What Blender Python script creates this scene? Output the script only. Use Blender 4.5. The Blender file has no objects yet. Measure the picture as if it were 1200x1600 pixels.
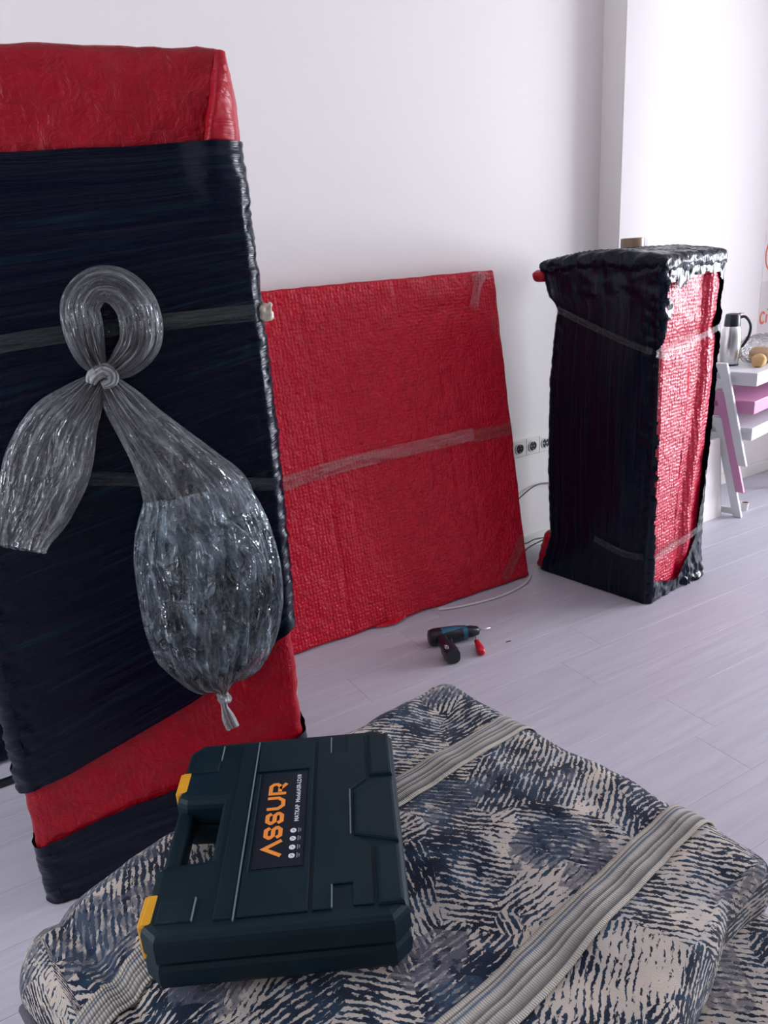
import bpy, bmesh, math, random
from mathutils import Vector, Matrix, noise

random.seed(7)
sc = bpy.context.scene
COL = sc.collection

# ------------------------------------------------------------------ camera
cam_d = bpy.data.cameras.new('camera'); cam_d.sensor_fit = 'VERTICAL'
cam_d.sensor_height = 36.0; cam_d.lens = 27.0; cam_d.clip_start = 0.02
cam = bpy.data.objects.new('camera', cam_d); COL.objects.link(cam)
RX = Vector((0.857, -0.511, -0.063)); DN = Vector((-0.219, -0.252, -0.943)); FW = Vector((0.466, 0.822, -0.328))
FW.normalize(); RX = (RX - FW * RX.dot(FW)).normalized(); UP = RX.cross(FW).normalized()
cam.matrix_world = Matrix(((RX.x, UP.x, -FW.x, 0.0), (RX.y, UP.y, -FW.y, 0.0), (RX.z, UP.z, -FW.z, 1.5), (0, 0, 0, 1)))
sc.camera = cam

# ------------------------------------------------------------------ light
world = bpy.data.worlds.new('world'); sc.world = world; world.use_nodes = True
wb = world.node_tree.nodes['Background']; wb.inputs[0].default_value = (0.62, 0.74, 1.0, 1); wb.inputs[1].default_value = 1.0

def area(name, loc, rot, sx, sy, power, color):
    l = bpy.data.lights.new(name, 'AREA'); l.shape = 'RECTANGLE'; l.size = sx; l.size_y = sy
    l.energy = power; l.color = color
    o = bpy.data.objects.new(name, l); COL.objects.link(o); o.location = loc; o.rotation_euler = rot
    return o
# daylight entering by the wide window in the right wall and the small one in the left wall
area('window_daylight', (8.46, -0.4, 1.42), (0, math.radians(90), 0), 2.0, 3.2, 680, (0.88, 0.925, 1.0))
area('window_daylight_left', (-2.36, 1.75, 1.65), (0, math.radians(-90), 0), 1.5, 1.3, 48, (0.88, 0.93, 1.0))
sc.view_settings.view_transform = 'Standard'; sc.view_settings.look = 'None'
sc.view_settings.exposure = -0.20; sc.view_settings.gamma = 1.0; sc.view_settings.use_curve_mapping = False

# ------------------------------------------------------------------ helpers
def tag(o, label=None, cat=None, group=None, kind=None):
    if label: o['label'] = label
    if cat: o['category'] = cat
    if group: o['group'] = group
    if kind: o['kind'] = kind
    return o

def empty(name, loc=(0, 0, 0), rz=0.0):
    o = bpy.data.objects.new(name, None); COL.objects.link(o); o.location = loc; o.rotation_euler = (0, 0, rz)
    o.empty_display_size = 0.05
    return o

def mobj(name, verts, faces, m, parent=None, uvs=None, smooth=True):
    me = bpy.data.meshes.new(name); me.from_pydata([tuple(v) for v in verts], [], faces)
    if uvs is not None:
        ul = me.uv_layers.new(name='UVMap')
        li = [0] * len(me.loops); me.loops.foreach_get('vertex_index', li)
        flat = []
        for i in li: flat.extend(uvs[i])
        ul.data.foreach_set('uv', flat)
    if smooth: me.polygons.foreach_set('use_smooth', [True] * len(me.polygons))
    me.materials.append(m); me.update()
    o = bpy.data.objects.new(name, me); COL.objects.link(o)
    if parent: o.parent = parent
    return o

def bobj(name, bm, m, parent=None, smooth=False):
    bmesh.ops.recalc_face_normals(bm, faces=bm.faces)
    me = bpy.data.meshes.new(name); bm.to_mesh(me); bm.free()
    if smooth: me.polygons.foreach_set('use_smooth', [True] * len(me.polygons))
    me.materials.append(m)
    o = bpy.data.objects.new(name, me); COL.objects.link(o)
    if parent: o.parent = parent
    return o

def smooth_by_angle(o, ang=35):
    me = o.data
    me.polygons.foreach_set('use_smooth', [True] * len(me.polygons))
    bm = bmesh.new(); bm.from_mesh(me)
    for e in bm.edges:
        if len(e.link_faces) == 2 and e.calc_face_angle(0) > math.radians(ang): e.smooth = False
    bm.to_mesh(me); bm.free()
    return o

def bm_box(bm, c, s, bevel=0.0, rot=None, seg=2):
    r = bmesh.ops.create_cube(bm, size=1.0)
    vs = r['verts']
    bmesh.ops.scale(bm, vec=s, verts=vs)
    if bevel > 0:
        es = list({e for v in vs for e in v.link_edges})
        rr = bmesh.ops.bevel(bm, geom=es, offset=bevel, segments=seg, affect='EDGES', profile=0.5)
        vs = list({v for f in rr['faces'] for v in f.verts} | {v for v in vs if v.is_valid})
    if rot is not None: bmesh.ops.rotate(bm, cent=(0, 0, 0), matrix=rot, verts=vs)
    bmesh.ops.translate(bm, vec=c, verts=vs)
    return vs

def boxobj(name, c, s, m, parent=None, bevel=0.0, rot=None):
    bm = bmesh.new(); bm_box(bm, c, s, bevel, rot)
    return bobj(name, bm, m, parent)

def rounded_box(hx, hy, hz, r, step, disp=None):
    """closed rounded box centred at origin; returns verts, faces, normals"""
    V = []; F = []; N = []; idx = {}
    def vid(p):
        k = (round(p[0], 5), round(p[1], 5), round(p[2], 5))
        if k in idx: return idx[k]
        q = Vector((max(-hx + r, min(hx - r, p[0])), max(-hy + r, min(hy - r, p[1])), max(-hz + r, min(hz - r, p[2]))))
        d = Vector(p) - q
        n = d.normalized() if d.length > 1e-9 else Vector((0, 0, 1))
        pos = q + n * r
        if disp: pos = disp(pos, n)
        idx[k] = len(V); V.append(pos); N.append(n); return idx[k]
    def ticks(h):
        k = max(1, round((2 * h - 2 * r) / step)); kr = max(2, round(r / step * 1.2))
        a = [-h + r * i / kr for i in range(kr)] + [-h + r + (2 * h - 2 * r) * i / k for i in range(k)] + [h - r + r * i / kr for i in range(kr + 1)]
        return a
    tx, ty, tz = ticks(hx), ticks(hy), ticks(hz)
    def grid(A, B, fn, flip):
        for i in range(len(A) - 1):
            for j in range(len(B) - 1):
                q = [vid(fn(A[i], B[j])), vid(fn(A[i + 1], B[j])), vid(fn(A[i + 1], B[j + 1])), vid(fn(A[i], B[j + 1]))]
                F.append(q[::-1] if flip else q)
    grid(tx, ty, lambda a, b: (a, b, hz), False); grid(tx, ty, lambda a, b: (a, b, -hz), True)
    grid(tx, tz, lambda a, b: (a, -hy, b), False); grid(tx, tz, lambda a, b: (a, hy, b), True)
    grid(ty, tz, lambda a, b: (hx, a, b), False); grid(ty, tz, lambda a, b: (-hx, a, b), True)
    return V, F, N

def footprint(w, d, r, step):
    """perimeter points of a rounded rectangle from the middle of the front (-y) going right; [(x,y,nx,ny,s,corner)]"""
    pts = []; s = 0.0
    def seg(x0, y0, x1, y1, nx, ny):
        nonlocal s
        L = math.hypot(x1 - x0, y1 - y0); k = max(1, round(L / step))
        for i in range(k):
            t = i / k
            e = min(t * L, (1 - t) * L)
            pts.append((x0 + (x1 - x0) * t, y0 + (y1 - y0) * t, nx, ny, s + L * t, math.exp(-(e / 0.05) ** 2)))
        s += L
    def arc(cx, cy, a0, a1):
        nonlocal s
        L = abs(a1 - a0) * r; k = max(4, round(L / (step * 0.7)))
        for i in range(k):
            a = a0 + (a1 - a0) * i / k
            pts.append((cx + r * math.cos(a), cy + r * math.sin(a), math.cos(a), math.sin(a), s + L * i / k, 1.0))
        s += L
    hw, hd = w / 2, d / 2; P = math.pi
    seg(-hw + r, -hd, hw - r, -hd, 0, -1); arc(hw - r, -hd + r, -P / 2, 0)
    seg(hw, -hd + r, hw, hd - r, 1, 0); arc(hw - r, hd - r, 0, P / 2)
    seg(hw - r, hd, -hw + r, hd, 0, 1); arc(-hw + r, hd - r, P / 2, P)
    seg(-hw, hd - r, -hw, -hd + r, -1, 0); arc(-hw + r, -hd + r, P, 1.5 * P)
    pts.append((pts[0][0], pts[0][1], 0, -1, s, pts[0][5]))
    return pts

def shell(name, fp, zlo, zhi, rowstep, off, m, parent, disp=None, keep=None):
    zl = [zlo(p) for p in fp]; zh = [zhi(p) for p in fp]
    rows = max(2, round(max(h - l for l, h in zip(zl, zh)) / rowstep))
    V = []; U = []; F = []; n = len(fp); info = []
    for j in range(rows + 1):
        for i, p in enumerate(fp):
            t = j / rows; z = zl[i] + (zh[i] - zl[i]) * t
            o = off
            pos = Vector((p[0] + p[2] * o, p[1] + p[3] * o, z))
            if disp: pos = disp(pos, Vector((p[2], p[3], 0)), p, t)
            V.append(pos); U.append((p[4], t * (zh[0] - zl[0]))); info.append((p, z, t))
    for j in range(rows):
        for i in range(n - 1):
            if keep and not keep(fp[i], info[j * n + i][1]): continue
            F.append((j * n + i, j * n + i + 1, (j + 1) * n + i + 1, (j + 1) * n + i))
    # drop unused
    used = sorted({k for f in F for k in f}); mp = {k: i for i, k in enumerate(used)}
    return mobj(name, [V[k] for k in used], [[mp[k] for k in f] for f in F], m, parent, [U[k] for k in used])

def tube(name, pts, rad, m, parent=None, seg=10, cap=True, flat=None):
    """swept tube; rad number or list; flat = (normal, factor) squashes along a direction"""
    pts = [Vector(p) for p in pts]; n = len(pts)
    if not isinstance(rad, (list, tuple)): rad = [rad] * n
    V = []; F = []; U = []
    prev = None; L = 0
    for i, p in enumerate(pts):
        t = (pts[min(n - 1, i + 1)] - pts[max(0, i - 1)]).normalized()
        if prev is None:
            a = Vector((0, 0, 1)) if abs(t.z) < 0.9 else Vector((1, 0, 0))
            prev = t.cross(a).normalized()
        u = (prev - t * prev.dot(t)).normalized(); v = t.cross(u); prev = u
        if i: L += (p - pts[i - 1]).length
        for k in range(seg):
            a = 2 * math.pi * k / seg
            V.append(p + (u * math.cos(a) + v * math.sin(a)) * rad[i]); U.append((k / seg, L))
    for i in range(n - 1):
        for k in range(seg):
            F.append((i * seg + k, i * seg + (k + 1) % seg, (i + 1) * seg + (k + 1) % seg, (i + 1) * seg + k))
    if cap:
        F.append(tuple(range(seg))[::-1]); F.append(tuple((n - 1) * seg + k for k in range(seg)))
    return mobj(name, V, F, m, parent, U)

def spline(pts, k=10):
    P = [Vector(p) for p in pts]; out = []
    for i in range(len(P) - 1):
        p0 = P[max(0, i - 1)]; p1 = P[i]; p2 = P[i + 1]; p3 = P[min(len(P) - 1, i + 2)]
        for j in range(k):
            t = j / k
            out.append(0.5 * ((2 * p1) + (p2 - p0) * t + (2 * p0 - 5 * p1 + 4 * p2 - p3) * t * t + (3 * p1 - p0 - 3 * p2 + p3) * t ** 3))
    out.append(P[-1]); return out

def lathe(name, prof, m, parent=None, seg=32, loc=(0, 0, 0)):
    V = []; F = []
    for r, z in prof:
        for k in range(seg):
            a = 2 * math.pi * k / seg; V.append((loc[0] + r * math.cos(a), loc[1] + r * math.sin(a), loc[2] + z))
    for i in range(len(prof) - 1):
        for k in range(seg): F.append((i * seg + k, i * seg + (k + 1) % seg, (i + 1) * seg + (k + 1) % seg, (i + 1) * seg + k))
    F.append(tuple(range(seg))[::-1]); F.append(tuple((len(prof) - 1) * seg + k for k in range(seg)))
    o = mobj(name, V, F, m, parent); return smooth_by_angle(o, 40)

def prism(name, poly, z0, z1, m, parent=None, bevel=0.0, seg=2, bottom=False):
    bm = bmesh.new(); vs = [bm.verts.new((x, y, z0)) for x, y in poly]; f = bm.faces.new(vs)
    r = bmesh.ops.extrude_face_region(bm, geom=[f]); tv = [v for v in r['geom'] if isinstance(v, bmesh.types.BMVert)]
    bmesh.ops.translate(bm, vec=(0, 0, z1 - z0), verts=tv)
    if bevel > 0:
        ts = set(tv); es = [e for e in bm.edges if e.verts[0] in ts and e.verts[1] in ts]
        if bottom:
            es += [e for e in bm.edges if e.verts[0] not in ts and e.verts[1] not in ts]
        bmesh.ops.bevel(bm, geom=es, offset=bevel, segments=seg, affect='EDGES', profile=0.5, clamp_overlap=True)
    return bobj(name, bm, m, parent)

def fbm(p, o=3):
    a = 0; s = 1.0
    for _ in range(o):
        a += s * noise.noise(p); p = p * 2.03 + Vector((3.1, 1.7, 5.3)); s *= 0.5
    return a

def ridged(p): return 1.0 - abs(noise.noise(p)) * 2.0

def inside(poly, x, y):
    c = False; j = len(poly) - 1
    for i in range(len(poly)):
        xi, yi = poly[i]; xj, yj = poly[j]
        if (yi > y) != (yj > y) and x < (xj - xi) * (y - yi) / (yj - yi) + xi: c = not c
        j = i
    return c

def interp(tab, x):
    if x <= tab[0][0]: return tab[0][1]
    for (x0, y0), (x1, y1) in zip(tab, tab[1:]):
        if x <= x1: return y0 + (y1 - y0) * (x - x0) / (x1 - x0)
    return tab[-1][1]

# ------------------------------------------------------------------ materials
class NT:
    def __init__(s, name):
        s.m = bpy.data.materials.new(name); s.m.use_nodes = True; s.t = s.m.node_tree; s.b = s.t.nodes['Principled BSDF']
        s.out = s.t.nodes['Material Output']
    def n(s, typ, **kw):
        x = s.t.nodes.new(typ)
        for k, v in kw.items(): setattr(x, k, v)
        return x
    def l(s, a, b): s.t.links.new(a, b)
    def val(s, sock, v):
        if hasattr(v, 'is_linked') or hasattr(v, 'links'): s.l(v, sock)
        else: sock.default_value = v
    def math(s, op, a, b=0.0, c=0.0):
        x = s.n('ShaderNodeMath', operation=op); s.val(x.inputs[0], a); s.val(x.inputs[1], b); s.val(x.inputs[2], c); return x.outputs[0]
    def coord(s, which='Object'): return s.n('ShaderNodeTexCoord').outputs[which]
    def mapping(s, vec, scale=(1, 1, 1), rot=(0, 0, 0), loc=(0, 0, 0)):
        x = s.n('ShaderNodeMapping'); s.l(vec, x.inputs[0]); x.inputs['Scale'].default_value = scale
        x.inputs['Rotation'].default_value = rot; x.inputs['Location'].default_value = loc; return x.outputs[0]
    def noise(s, vec, scale, detail=3, rough=0.5, dist=0.0):
        x = s.n('ShaderNodeTexNoise'); s.l(vec, x.inputs['Vector']); x.inputs['Scale'].default_value = scale
        x.inputs['Detail'].default_value = detail; x.inputs['Roughness'].default_value = rough; x.inputs['Distortion'].default_value = dist
        return x.outputs['Fac']
    def voro(s, vec, scale, feat='F1', rnd=1.0, out='Distance'):
        x = s.n('ShaderNodeTexVoronoi', feature=feat); s.l(vec, x.inputs['Vector']); x.inputs['Scale'].default_value = scale
        x.inputs['Randomness'].default_value = rnd; return x.outputs[out]
    def ramp(s, fac, stops, interp='LINEAR'):
        x = s.n('ShaderNodeValToRGB'); s.val(x.inputs[0], fac); cr = x.color_ramp; cr.interpolation = interp
        while len(cr.elements) < len(stops): cr.elements.new(0.5)
        for e, (p, c) in zip(cr.elements, stops):
            e.position = p; e.color = (c, c, c, 1) if isinstance(c, (int, float)) else (*c, 1)
        return x.outputs[0]
    def mix(s, fac, a, b):
        x = s.n('ShaderNodeMix', data_type='RGBA'); s.val(x.inputs[0], fac); s.val(x.inputs[6], a if not isinstance(a, tuple) else (*a, 1)); s.val(x.inputs[7], b if not isinstance(b, tuple) else (*b, 1)); return x.outputs[2]
    def bump(s, h, strength=0.5, dist=0.01, prev=None):
        x = s.n('ShaderNodeBump'); s.l(h, x.inputs['Height']); x.inputs['Strength'].default_value = strength; x.inputs['Distance'].default_value = dist
        if prev is not None: s.l(prev, x.inputs['Normal'])
        s.l(x.outputs[0], s.b.inputs['Normal']); return x.outputs[0]
    def base(s, c, rough=0.5, spec=0.5, metal=0.0):
        s.val(s.b.inputs['Base Color'], (*c, 1) if isinstance(c, tuple) else c)
        s.val(s.b.inputs['Roughness'], rough); s.b.inputs['Specular IOR Level'].default_value = spec; s.b.inputs['Metallic'].default_value = metal
        return s

def plain(name, c, rough=0.5, spec=0.5, metal=0.0, grain=0.0, gscale=200):
    t = NT(name).base(c, rough, spec, metal); co = t.coord()
    nz = t.noise(co, gscale if grain else 30, 3)
    t.l(t.mix(t.math('MULTIPLY', nz, 0.18), c, tuple(x * 0.75 for x in c)), t.b.inputs['Base Color'])
    if grain: t.bump(nz, grain, 0.002)
    return t.m

def m_wall():
    t = NT('painted_plaster').base((0.80, 0.79, 0.80), 0.65, 0.3); co = t.coord()
    t.l(t.mix(t.noise(co, 1.2, 4), (0.83, 0.79, 0.775), (0.80, 0.765, 0.76)), t.b.inputs['Base Color'])
    t.bump(t.noise(co, 90, 4), 0.06, 0.004); return t.m

def m_floor():
    t = NT('pale_laminate').base((0.6, 0.58, 0.6), 0.38, 0.45); co = t.coord()
    oi = t.n('ShaderNodeObjectInfo')
    off = t.n('ShaderNodeVectorMath', operation='SCALE'); comb = t.n('ShaderNodeCombineXYZ')
    t.l(oi.outputs['Random'], comb.inputs[0]); t.l(oi.outputs['Random'], comb.inputs[1]); t.l(comb.outputs[0], off.inputs[0]); off.inputs['Scale'].default_value = 37.0
    add = t.n('ShaderNodeVectorMath', operation='ADD'); t.l(co, add.inputs[0]); t.l(off.outputs[0], add.inputs[1])
    g = t.noise(t.mapping(add.outputs[0], (1.1, 16, 1)), 2.2, 6, 0.6, 0.6)
    st = t.noise(t.mapping(add.outputs[0], (0.8, 34, 1)), 2.0, 3, 0.5, 0.3)
    c = t.mix(t.ramp(g, [(0.3, 0.0), (0.7, 1.0)]), (0.455, 0.445, 0.515), (0.55, 0.535, 0.605))
    c = t.mix(t.ramp(st, [(0.64, 0.0), (0.74, 0.45)]), c, (0.68, 0.65, 0.67))
    c = t.mix(t.math('MULTIPLY', oi.outputs['Random'], 0.10), c, (0.42, 0.40, 0.44))
    t.l(c, t.b.inputs['Base Color']); t.bump(g, 0.05, 0.003)
    t.val(t.b.inputs['Roughness'], t.ramp(g, [(0.2, 0.32), (0.8, 0.5)])); return t.m

def m_film(name='black_stretch_film', hx=1.0, bs=1.0):
    t = NT(name).base((0.0022, 0.0035, 0.012), 0.2, 0.22); uv = t.coord('UV')
    f = t.noise(t.mapping(uv, (1.3 * hx, 42, 1)), 1.6, 5, 0.62, 0.4)
    g = t.noise(t.mapping(uv, (4 * hx, 150, 1)), 1.0, 2, 0.5, 0.2)
    k = t.noise(uv, 38, 3, 0.6, 0.5)
    c = t.mix(t.ramp(f, [(0.52, 0.0), (0.68, 1.0)]), (0.0010, 0.0030, 0.013), (0.0030, 0.0150, 0.026))
    t.l(c, t.b.inputs['Base Color'])
    b = t.bump(f, 0.35 * bs, 0.010); b = t.bump(g, 0.12 * bs, 0.003, b); t.bump(k, 0.10, 0.004, b)
    t.val(t.b.inputs['Roughness'], t.ramp(f, [(0.3, 0.09), (0.8, 0.2)])); return t.m

def m_bubble(name, base, dark, scale=95, str_=0.45, rough=0.34, wr=0.5, aniso=(1, 1, 1), spec=0.28):
    t = NT(name).base(base, rough, spec); uv = t.coord('UV')
    v = t.voro(t.mapping(uv, aniso), scale, 'SMOOTH_F1', 0.35)
    dome = t.math('SUBTRACT', 1.0, t.math('MULTIPLY', v, 1.6))
    w1 = t.noise(uv, 22, 5, 0.6, 0.8); w2 = t.noise(t.mapping(uv, (1, 0.35, 1)), 70, 3, 0.6, 0.6)
    t.l(t.mix(t.ramp(w1, [(0.35, 0.0), (0.7, 0.8)]), base, dark), t.b.inputs['Base Color'])
    b = t.bump(dome, str_, 0.006); b = t.bump(w1, wr, 0.02, b); t.bump(w2, wr * 0.7, 0.006, b)
    t.b.inputs['Coat Weight'].default_value = 0.06; t.b.inputs['Coat Roughness'].default_value = 0.12
    return t.m

def m_clear(name, alpha=0.2, tint=(0.9, 0.92, 0.9), rough=0.12, fold=0.0, sx=1.0, sy=1.0, trans=0.0, crease=0.5, ior=1.45):
    t = NT(name); uv = t.coord('UV')
    P = t.mapping(uv, (sx, sy, 1))
    f = t.noise(P, 1.0, 5, 0.65, 0.9)
    g = t.noise(P, 1.7, 3, 0.55, 1.4)
    # sharp crease lines where the noise crosses its mean
    cr = t.math('SUBTRACT', 1.0, t.math('MINIMUM', t.math('MULTIPLY', t.math('ABSOLUTE', t.math('SUBTRACT', g, 0.5)), 9.0), 1.0))
    cr2 = t.math('POWER', cr, 2.0)
    hgt = t.math('ADD', f, t.math('MULTIPLY', cr, 0.35))
    bp_ = t.n('ShaderNodeBump'); t.l(hgt, bp_.inputs['Height']); bp_.inputs['Strength'].default_value = 0.3 + crease; bp_.inputs['Distance'].default_value = 0.012
    df = t.n('ShaderNodeBsdfDiffuse'); df.inputs[0].default_value = (*tint, 1); t.l(bp_.outputs[0], df.inputs['Normal'])
    tl = t.n('ShaderNodeBsdfTranslucent'); tl.inputs[0].default_value = (*tint, 1)
    m0 = t.n('ShaderNodeMixShader'); m0.inputs[0].default_value = trans; t.l(df.outputs[0], m0.inputs[1]); t.l(tl.outputs[0], m0.inputs[2])
    tr = t.n('ShaderNodeBsdfTransparent'); m1 = t.n('ShaderNodeMixShader')
    fac = t.ramp(f, [(0.35, max(0.0, alpha - fold)), (0.72, min(1.0, alpha + fold))])
    fac = t.math('MINIMUM', t.math('ADD', fac, t.math('MULTIPLY', cr2, 0.25 * crease)), 1.0)
    t.l(fac, m1.inputs[0]); t.l(tr.outputs[0], m1.inputs[1]); t.l(m0.outputs[0], m1.inputs[2])
    gl = t.n('ShaderNodeBsdfGlossy'); gl.inputs['Roughness'].default_value = rough; t.l(bp_.outputs[0], gl.inputs['Normal'])
    fr = t.n('ShaderNodeFresnel'); fr.inputs['IOR'].default_value = ior; t.l(bp_.outputs[0], fr.inputs['Normal'])
    m2 = t.n('ShaderNodeMixShader'); t.l(fr.outputs[0], m2.inputs[0]); t.l(m1.outputs[0], m2.inputs[1]); t.l(gl.outputs[0], m2.inputs[2])
    t.l(m2.outputs[0], t.out.inputs[0]); t.t.nodes.remove(t.b); return t.m

def m_carpet():
    t = NT('carpet_pile').base((0.3, 0.3, 0.3), 0.95, 0.1); uv = t.coord('UV')
    warp = t.n('ShaderNodeTexNoise'); t.l(uv, warp.inputs['Vector']); warp.inputs['Scale'].default_value = 9; warp.inputs['Detail'].default_value = 3
    sub = t.n('ShaderNodeVectorMath', operation='SUBTRACT'); t.l(warp.outputs['Color'], sub.inputs[0]); sub.inputs[1].default_value = (0.5, 0.5, 0.5)
    scl = t.n('ShaderNodeVectorMath', operation='SCALE'); t.l(sub.outputs[0], scl.inputs[0]); scl.inputs['Scale'].default_value = 0.022
    add = t.n('ShaderNodeVectorMath', operation='ADD'); t.l(uv, add.inputs[0]); t.l(scl.outputs[0], add.inputs[1])
    P = add.outputs[0]
    vor = t.n('ShaderNodeTexVoronoi', feature='F1', distance='MANHATTAN'); t.l(t.mapping(P, (1, 1, 1), (0, 0, 0.5)), vor.inputs['Vector']); vor.inputs['Scale'].default_value = 5.0
    sep = t.n('ShaderNodeSeparateColor'); t.l(vor.outputs['Color'], sep.inputs[0])
    ang = t.ramp(sep.outputs[0], [(0.0, 0.02), (0.28, 0.30), (0.5, 0.62), (0.74, 0.86)], 'CONSTANT')
    vr = t.n('ShaderNodeVectorRotate', rotation_type='Z_AXIS'); t.l(P, vr.inputs['Vector']); t.l(t.math('MULTIPLY', ang, 3.1416), vr.inputs['Angle'])
    st = t.noise(t.mapping(vr.outputs[0], (46, 110, 1)), 1.0, 4, 0.66, 0.6)
    wv = t.n('ShaderNodeTexWave', wave_type='BANDS', bands_direction='Y', wave_profile='SIN'); t.l(vr.outputs[0], wv.inputs['Vector'])
    wv.inputs['Scale'].default_value = 31; wv.inputs['Distortion'].default_value = 2.2; wv.inputs['Detail'].default_value = 3; wv.inputs['Detail Scale'].default_value = 6
    big = t.noise(P, 8, 3, 0.6)
    h = t.math('ADD', t.math('MULTIPLY', wv.outputs['Fac'], 0.42), t.math('MULTIPLY', t.math('SUBTRACT', st, 0.22), 1.9))
    h = t.math('ADD', h, t.math('MULTIPLY', t.math('SUBTRACT', big, 0.5), 1.5))
    h = t.math('ADD', h, t.math('MULTIPLY', t.math('SUBTRACT', sep.outputs[1], 0.5), 0.22))
    mask = t.ramp(h, [(0.74, 0.0), (0.80, 1.0)])
    dark = t.mix(t.ramp(t.noise(P, 16, 3), [(0.45, 0.0), (0.62, 1.0)]), (0.008, 0.015, 0.034), (0.022, 0.05, 0.092))
    light = t.mix(t.ramp(t.noise(P, 11, 4), [(0.35, 0.0), (0.65, 1.0)]), (0.58, 0.50, 0.43), (0.42, 0.39, 0.37))
    col = t.mix(mask, dark, light)
    # solid slate patches of the abstract design
    pv = t.n('ShaderNodeTexVoronoi', feature='F1', distance='CHEBYCHEV'); t.l(t.mapping(P, (1, 1.8, 1), (0, 0, 1.1)), pv.inputs['Vector']); pv.inputs['Scale'].default_value = 8
    ps = t.n('ShaderNodeSeparateColor'); t.l(pv.outputs['Color'], ps.inputs[0])
    pm = t.math('MULTIPLY', t.math('GREATER_THAN', ps.outputs[0], 0.80), t.ramp(t.noise(vr.outputs[0], 60, 2), [(0.38, 0.0), (0.5, 1.0)]))
    col = t.mix(t.math('MULTIPLY', pm, 0.75), col, t.mix(ps.outputs[1], (0.03, 0.055, 0.10), (0.12, 0.12, 0.15)))
    t.l(col, t.b.inputs['Base Color'])
    pile = t.noise(uv, 420, 2)
    b = t.bump(mask, 0.55, 0.004); t.bump(pile, 0.5, 0.003, b)
    t.b.inputs['Sheen Weight'].default_value = 0.15
    return t.m

def m_band():
    t = NT('woven_band').base((0.61, 0.56, 0.49), 0.9, 0.15); uv = t.coord('UV')   # u along (m), v across 0..1
    sp = t.n('ShaderNodeSeparateXYZ'); t.l(uv, sp.inputs[0]); u, v = sp.outputs[0], sp.outputs[1]
    rib = t.math('SINE', t.math('MULTIPLY', u, 1700.0))
    cols = t.ramp(v, [(0.0, (0.56, 0.51, 0.44)), (0.09, (0.62, 0.57, 0.50)), (0.13, (0.07, 0.075, 0.09)), (0.16, (0.60, 0.55, 0.48)), (0.22, (0.04, 0.10, 0.19)),
                      (0.27, (0.55, 0.51, 0.47)), (0.33, (0.58, 0.53, 0.48)), (0.46, (0.10, 0.10, 0.11)), (0.49, (0.62, 0.57, 0.51)), (0.60, (0.12, 0.12, 0.13)), (0.63, (0.61, 0.56, 0.49)), (0.86, (0.11, 0.11, 0.12)), (0.89, (0.62, 0.57, 0.50))])
    t.l(t.mix(t.ramp(rib, [(0.15, 0.45), (0.6, 0.0)]), cols, (0.10, 0.095, 0.10)), t.b.inputs['Base Color'])
    t.bump(rib, 0.6, 0.002); return t.m

def m_case():
    t = NT('green_black_case_plastic').base((0.006, 0.018, 0.024), 0.5, 0.22); co = t.coord()
    g = t.noise(co, 500, 2); d = t.noise(co, 9, 4, 0.6)
    t.l(t.mix(t.ramp(d, [(0.5, 0.0), (0.85, 0.5)]), (0.0020, 0.013, 0.021), (0.012, 0.030, 0.038)), t.b.inputs['Base Color'])
    t.bump(g, 0.15, 0.001); return t.m

def m_steel():
    t = NT('brushed_steel').base((0.62, 0.62, 0.63), 0.28, 0.5, 1.0); co = t.coord()
    n = t.noise(t.mapping(co, (1, 1, 40)), 30, 2); t.bump(n, 0.05, 0.001); return t.m

WALL = m_wall(); FLOOR = m_floor()
FILM = m_film(); FILM2 = m_film('black_stretch_film_vertical', 1.0, 0.35)
RED = m_bubble('red_bubble_wrap', (0.40, 0.004, 0.016), (0.30, 0.003, 0.014), 70, 0.25, 0.36, 0.55)
REDP = m_bubble('red_bubble_wrap_panel', (0.58, 0.004, 0.026), (0.45, 0.003, 0.020), 72, 0.75, 0.30, 0.55)
REDB = m_bubble('red_bubble_wrap_shiny', (0.60, 0.008, 0.045), (0.50, 0.006, 0.035), 62, 0.9, 0.22, 0.4, (1, 1.15, 1), 0.5)
TAPE = m_clear('clear_tape', 0.07, (0.40, 0.50, 0.45), 0.12, 0.06, 3, 60, 0, 0.2, 1.2)
TAPEW = m_clear('clear_tape_whitened', 0.13, (0.95, 0.82, 0.84), 0.2, 0.12, 6, 60, 0, 0.15, 1.12)
BAG = m_clear('thin_plastic_bag', 0.17, (0.74, 0.80, 0.88), 0.16, 0.14, 9, 4, 0.3, 0.6)
BAGP = m_clear('thin_plastic_pouch', 0.10, (0.60, 0.77, 0.92), 0.12, 0.10, 5, 5.5, 0.25, 0.9, 1.5)
BAGG = m_clear('gathered_plastic', 0.34, (0.84, 0.86, 0.90), 0.2, 0.22, 14, 4, 0.3, 0.6)
BAGB = m_clear('bread_bag_plastic', 0.16, (0.9, 0.9, 0.92), 0.15, 0.14, 2, 2, 0.4, 0.3, 1.3)
BAGK = m_clear('bunched_plastic', 0.75, (0.85, 0.87, 0.90), 0.3, 0.2, 6, 30, 0.3, 0.5)
CARPET = m_carpet(); BAND = m_band(); CASE = m_case()
BIND = plain('carpet_binding_yarn', (0.11, 0.11, 0.13), 0.9, 0.1, 0, 0.6, 300)
CASE_DK = plain('case_label_plate', (0.004, 0.008, 0.018), 0.4, 0.4)
YELLOW = plain('yellow_plastic', (0.75, 0.36, 0.02), 0.4)
ORANGE = plain('orange_print', (0.90, 0.29, 0.04), 0.5)
WHITEINK = plain('white_print', (0.75, 0.77, 0.80), 0.5)
WHITE = plain('white_paint', (0.74, 0.74, 0.77), 0.4)
PINK = plain('pink_paint', (0.64, 0.27, 0.47), 0.4)
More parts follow.
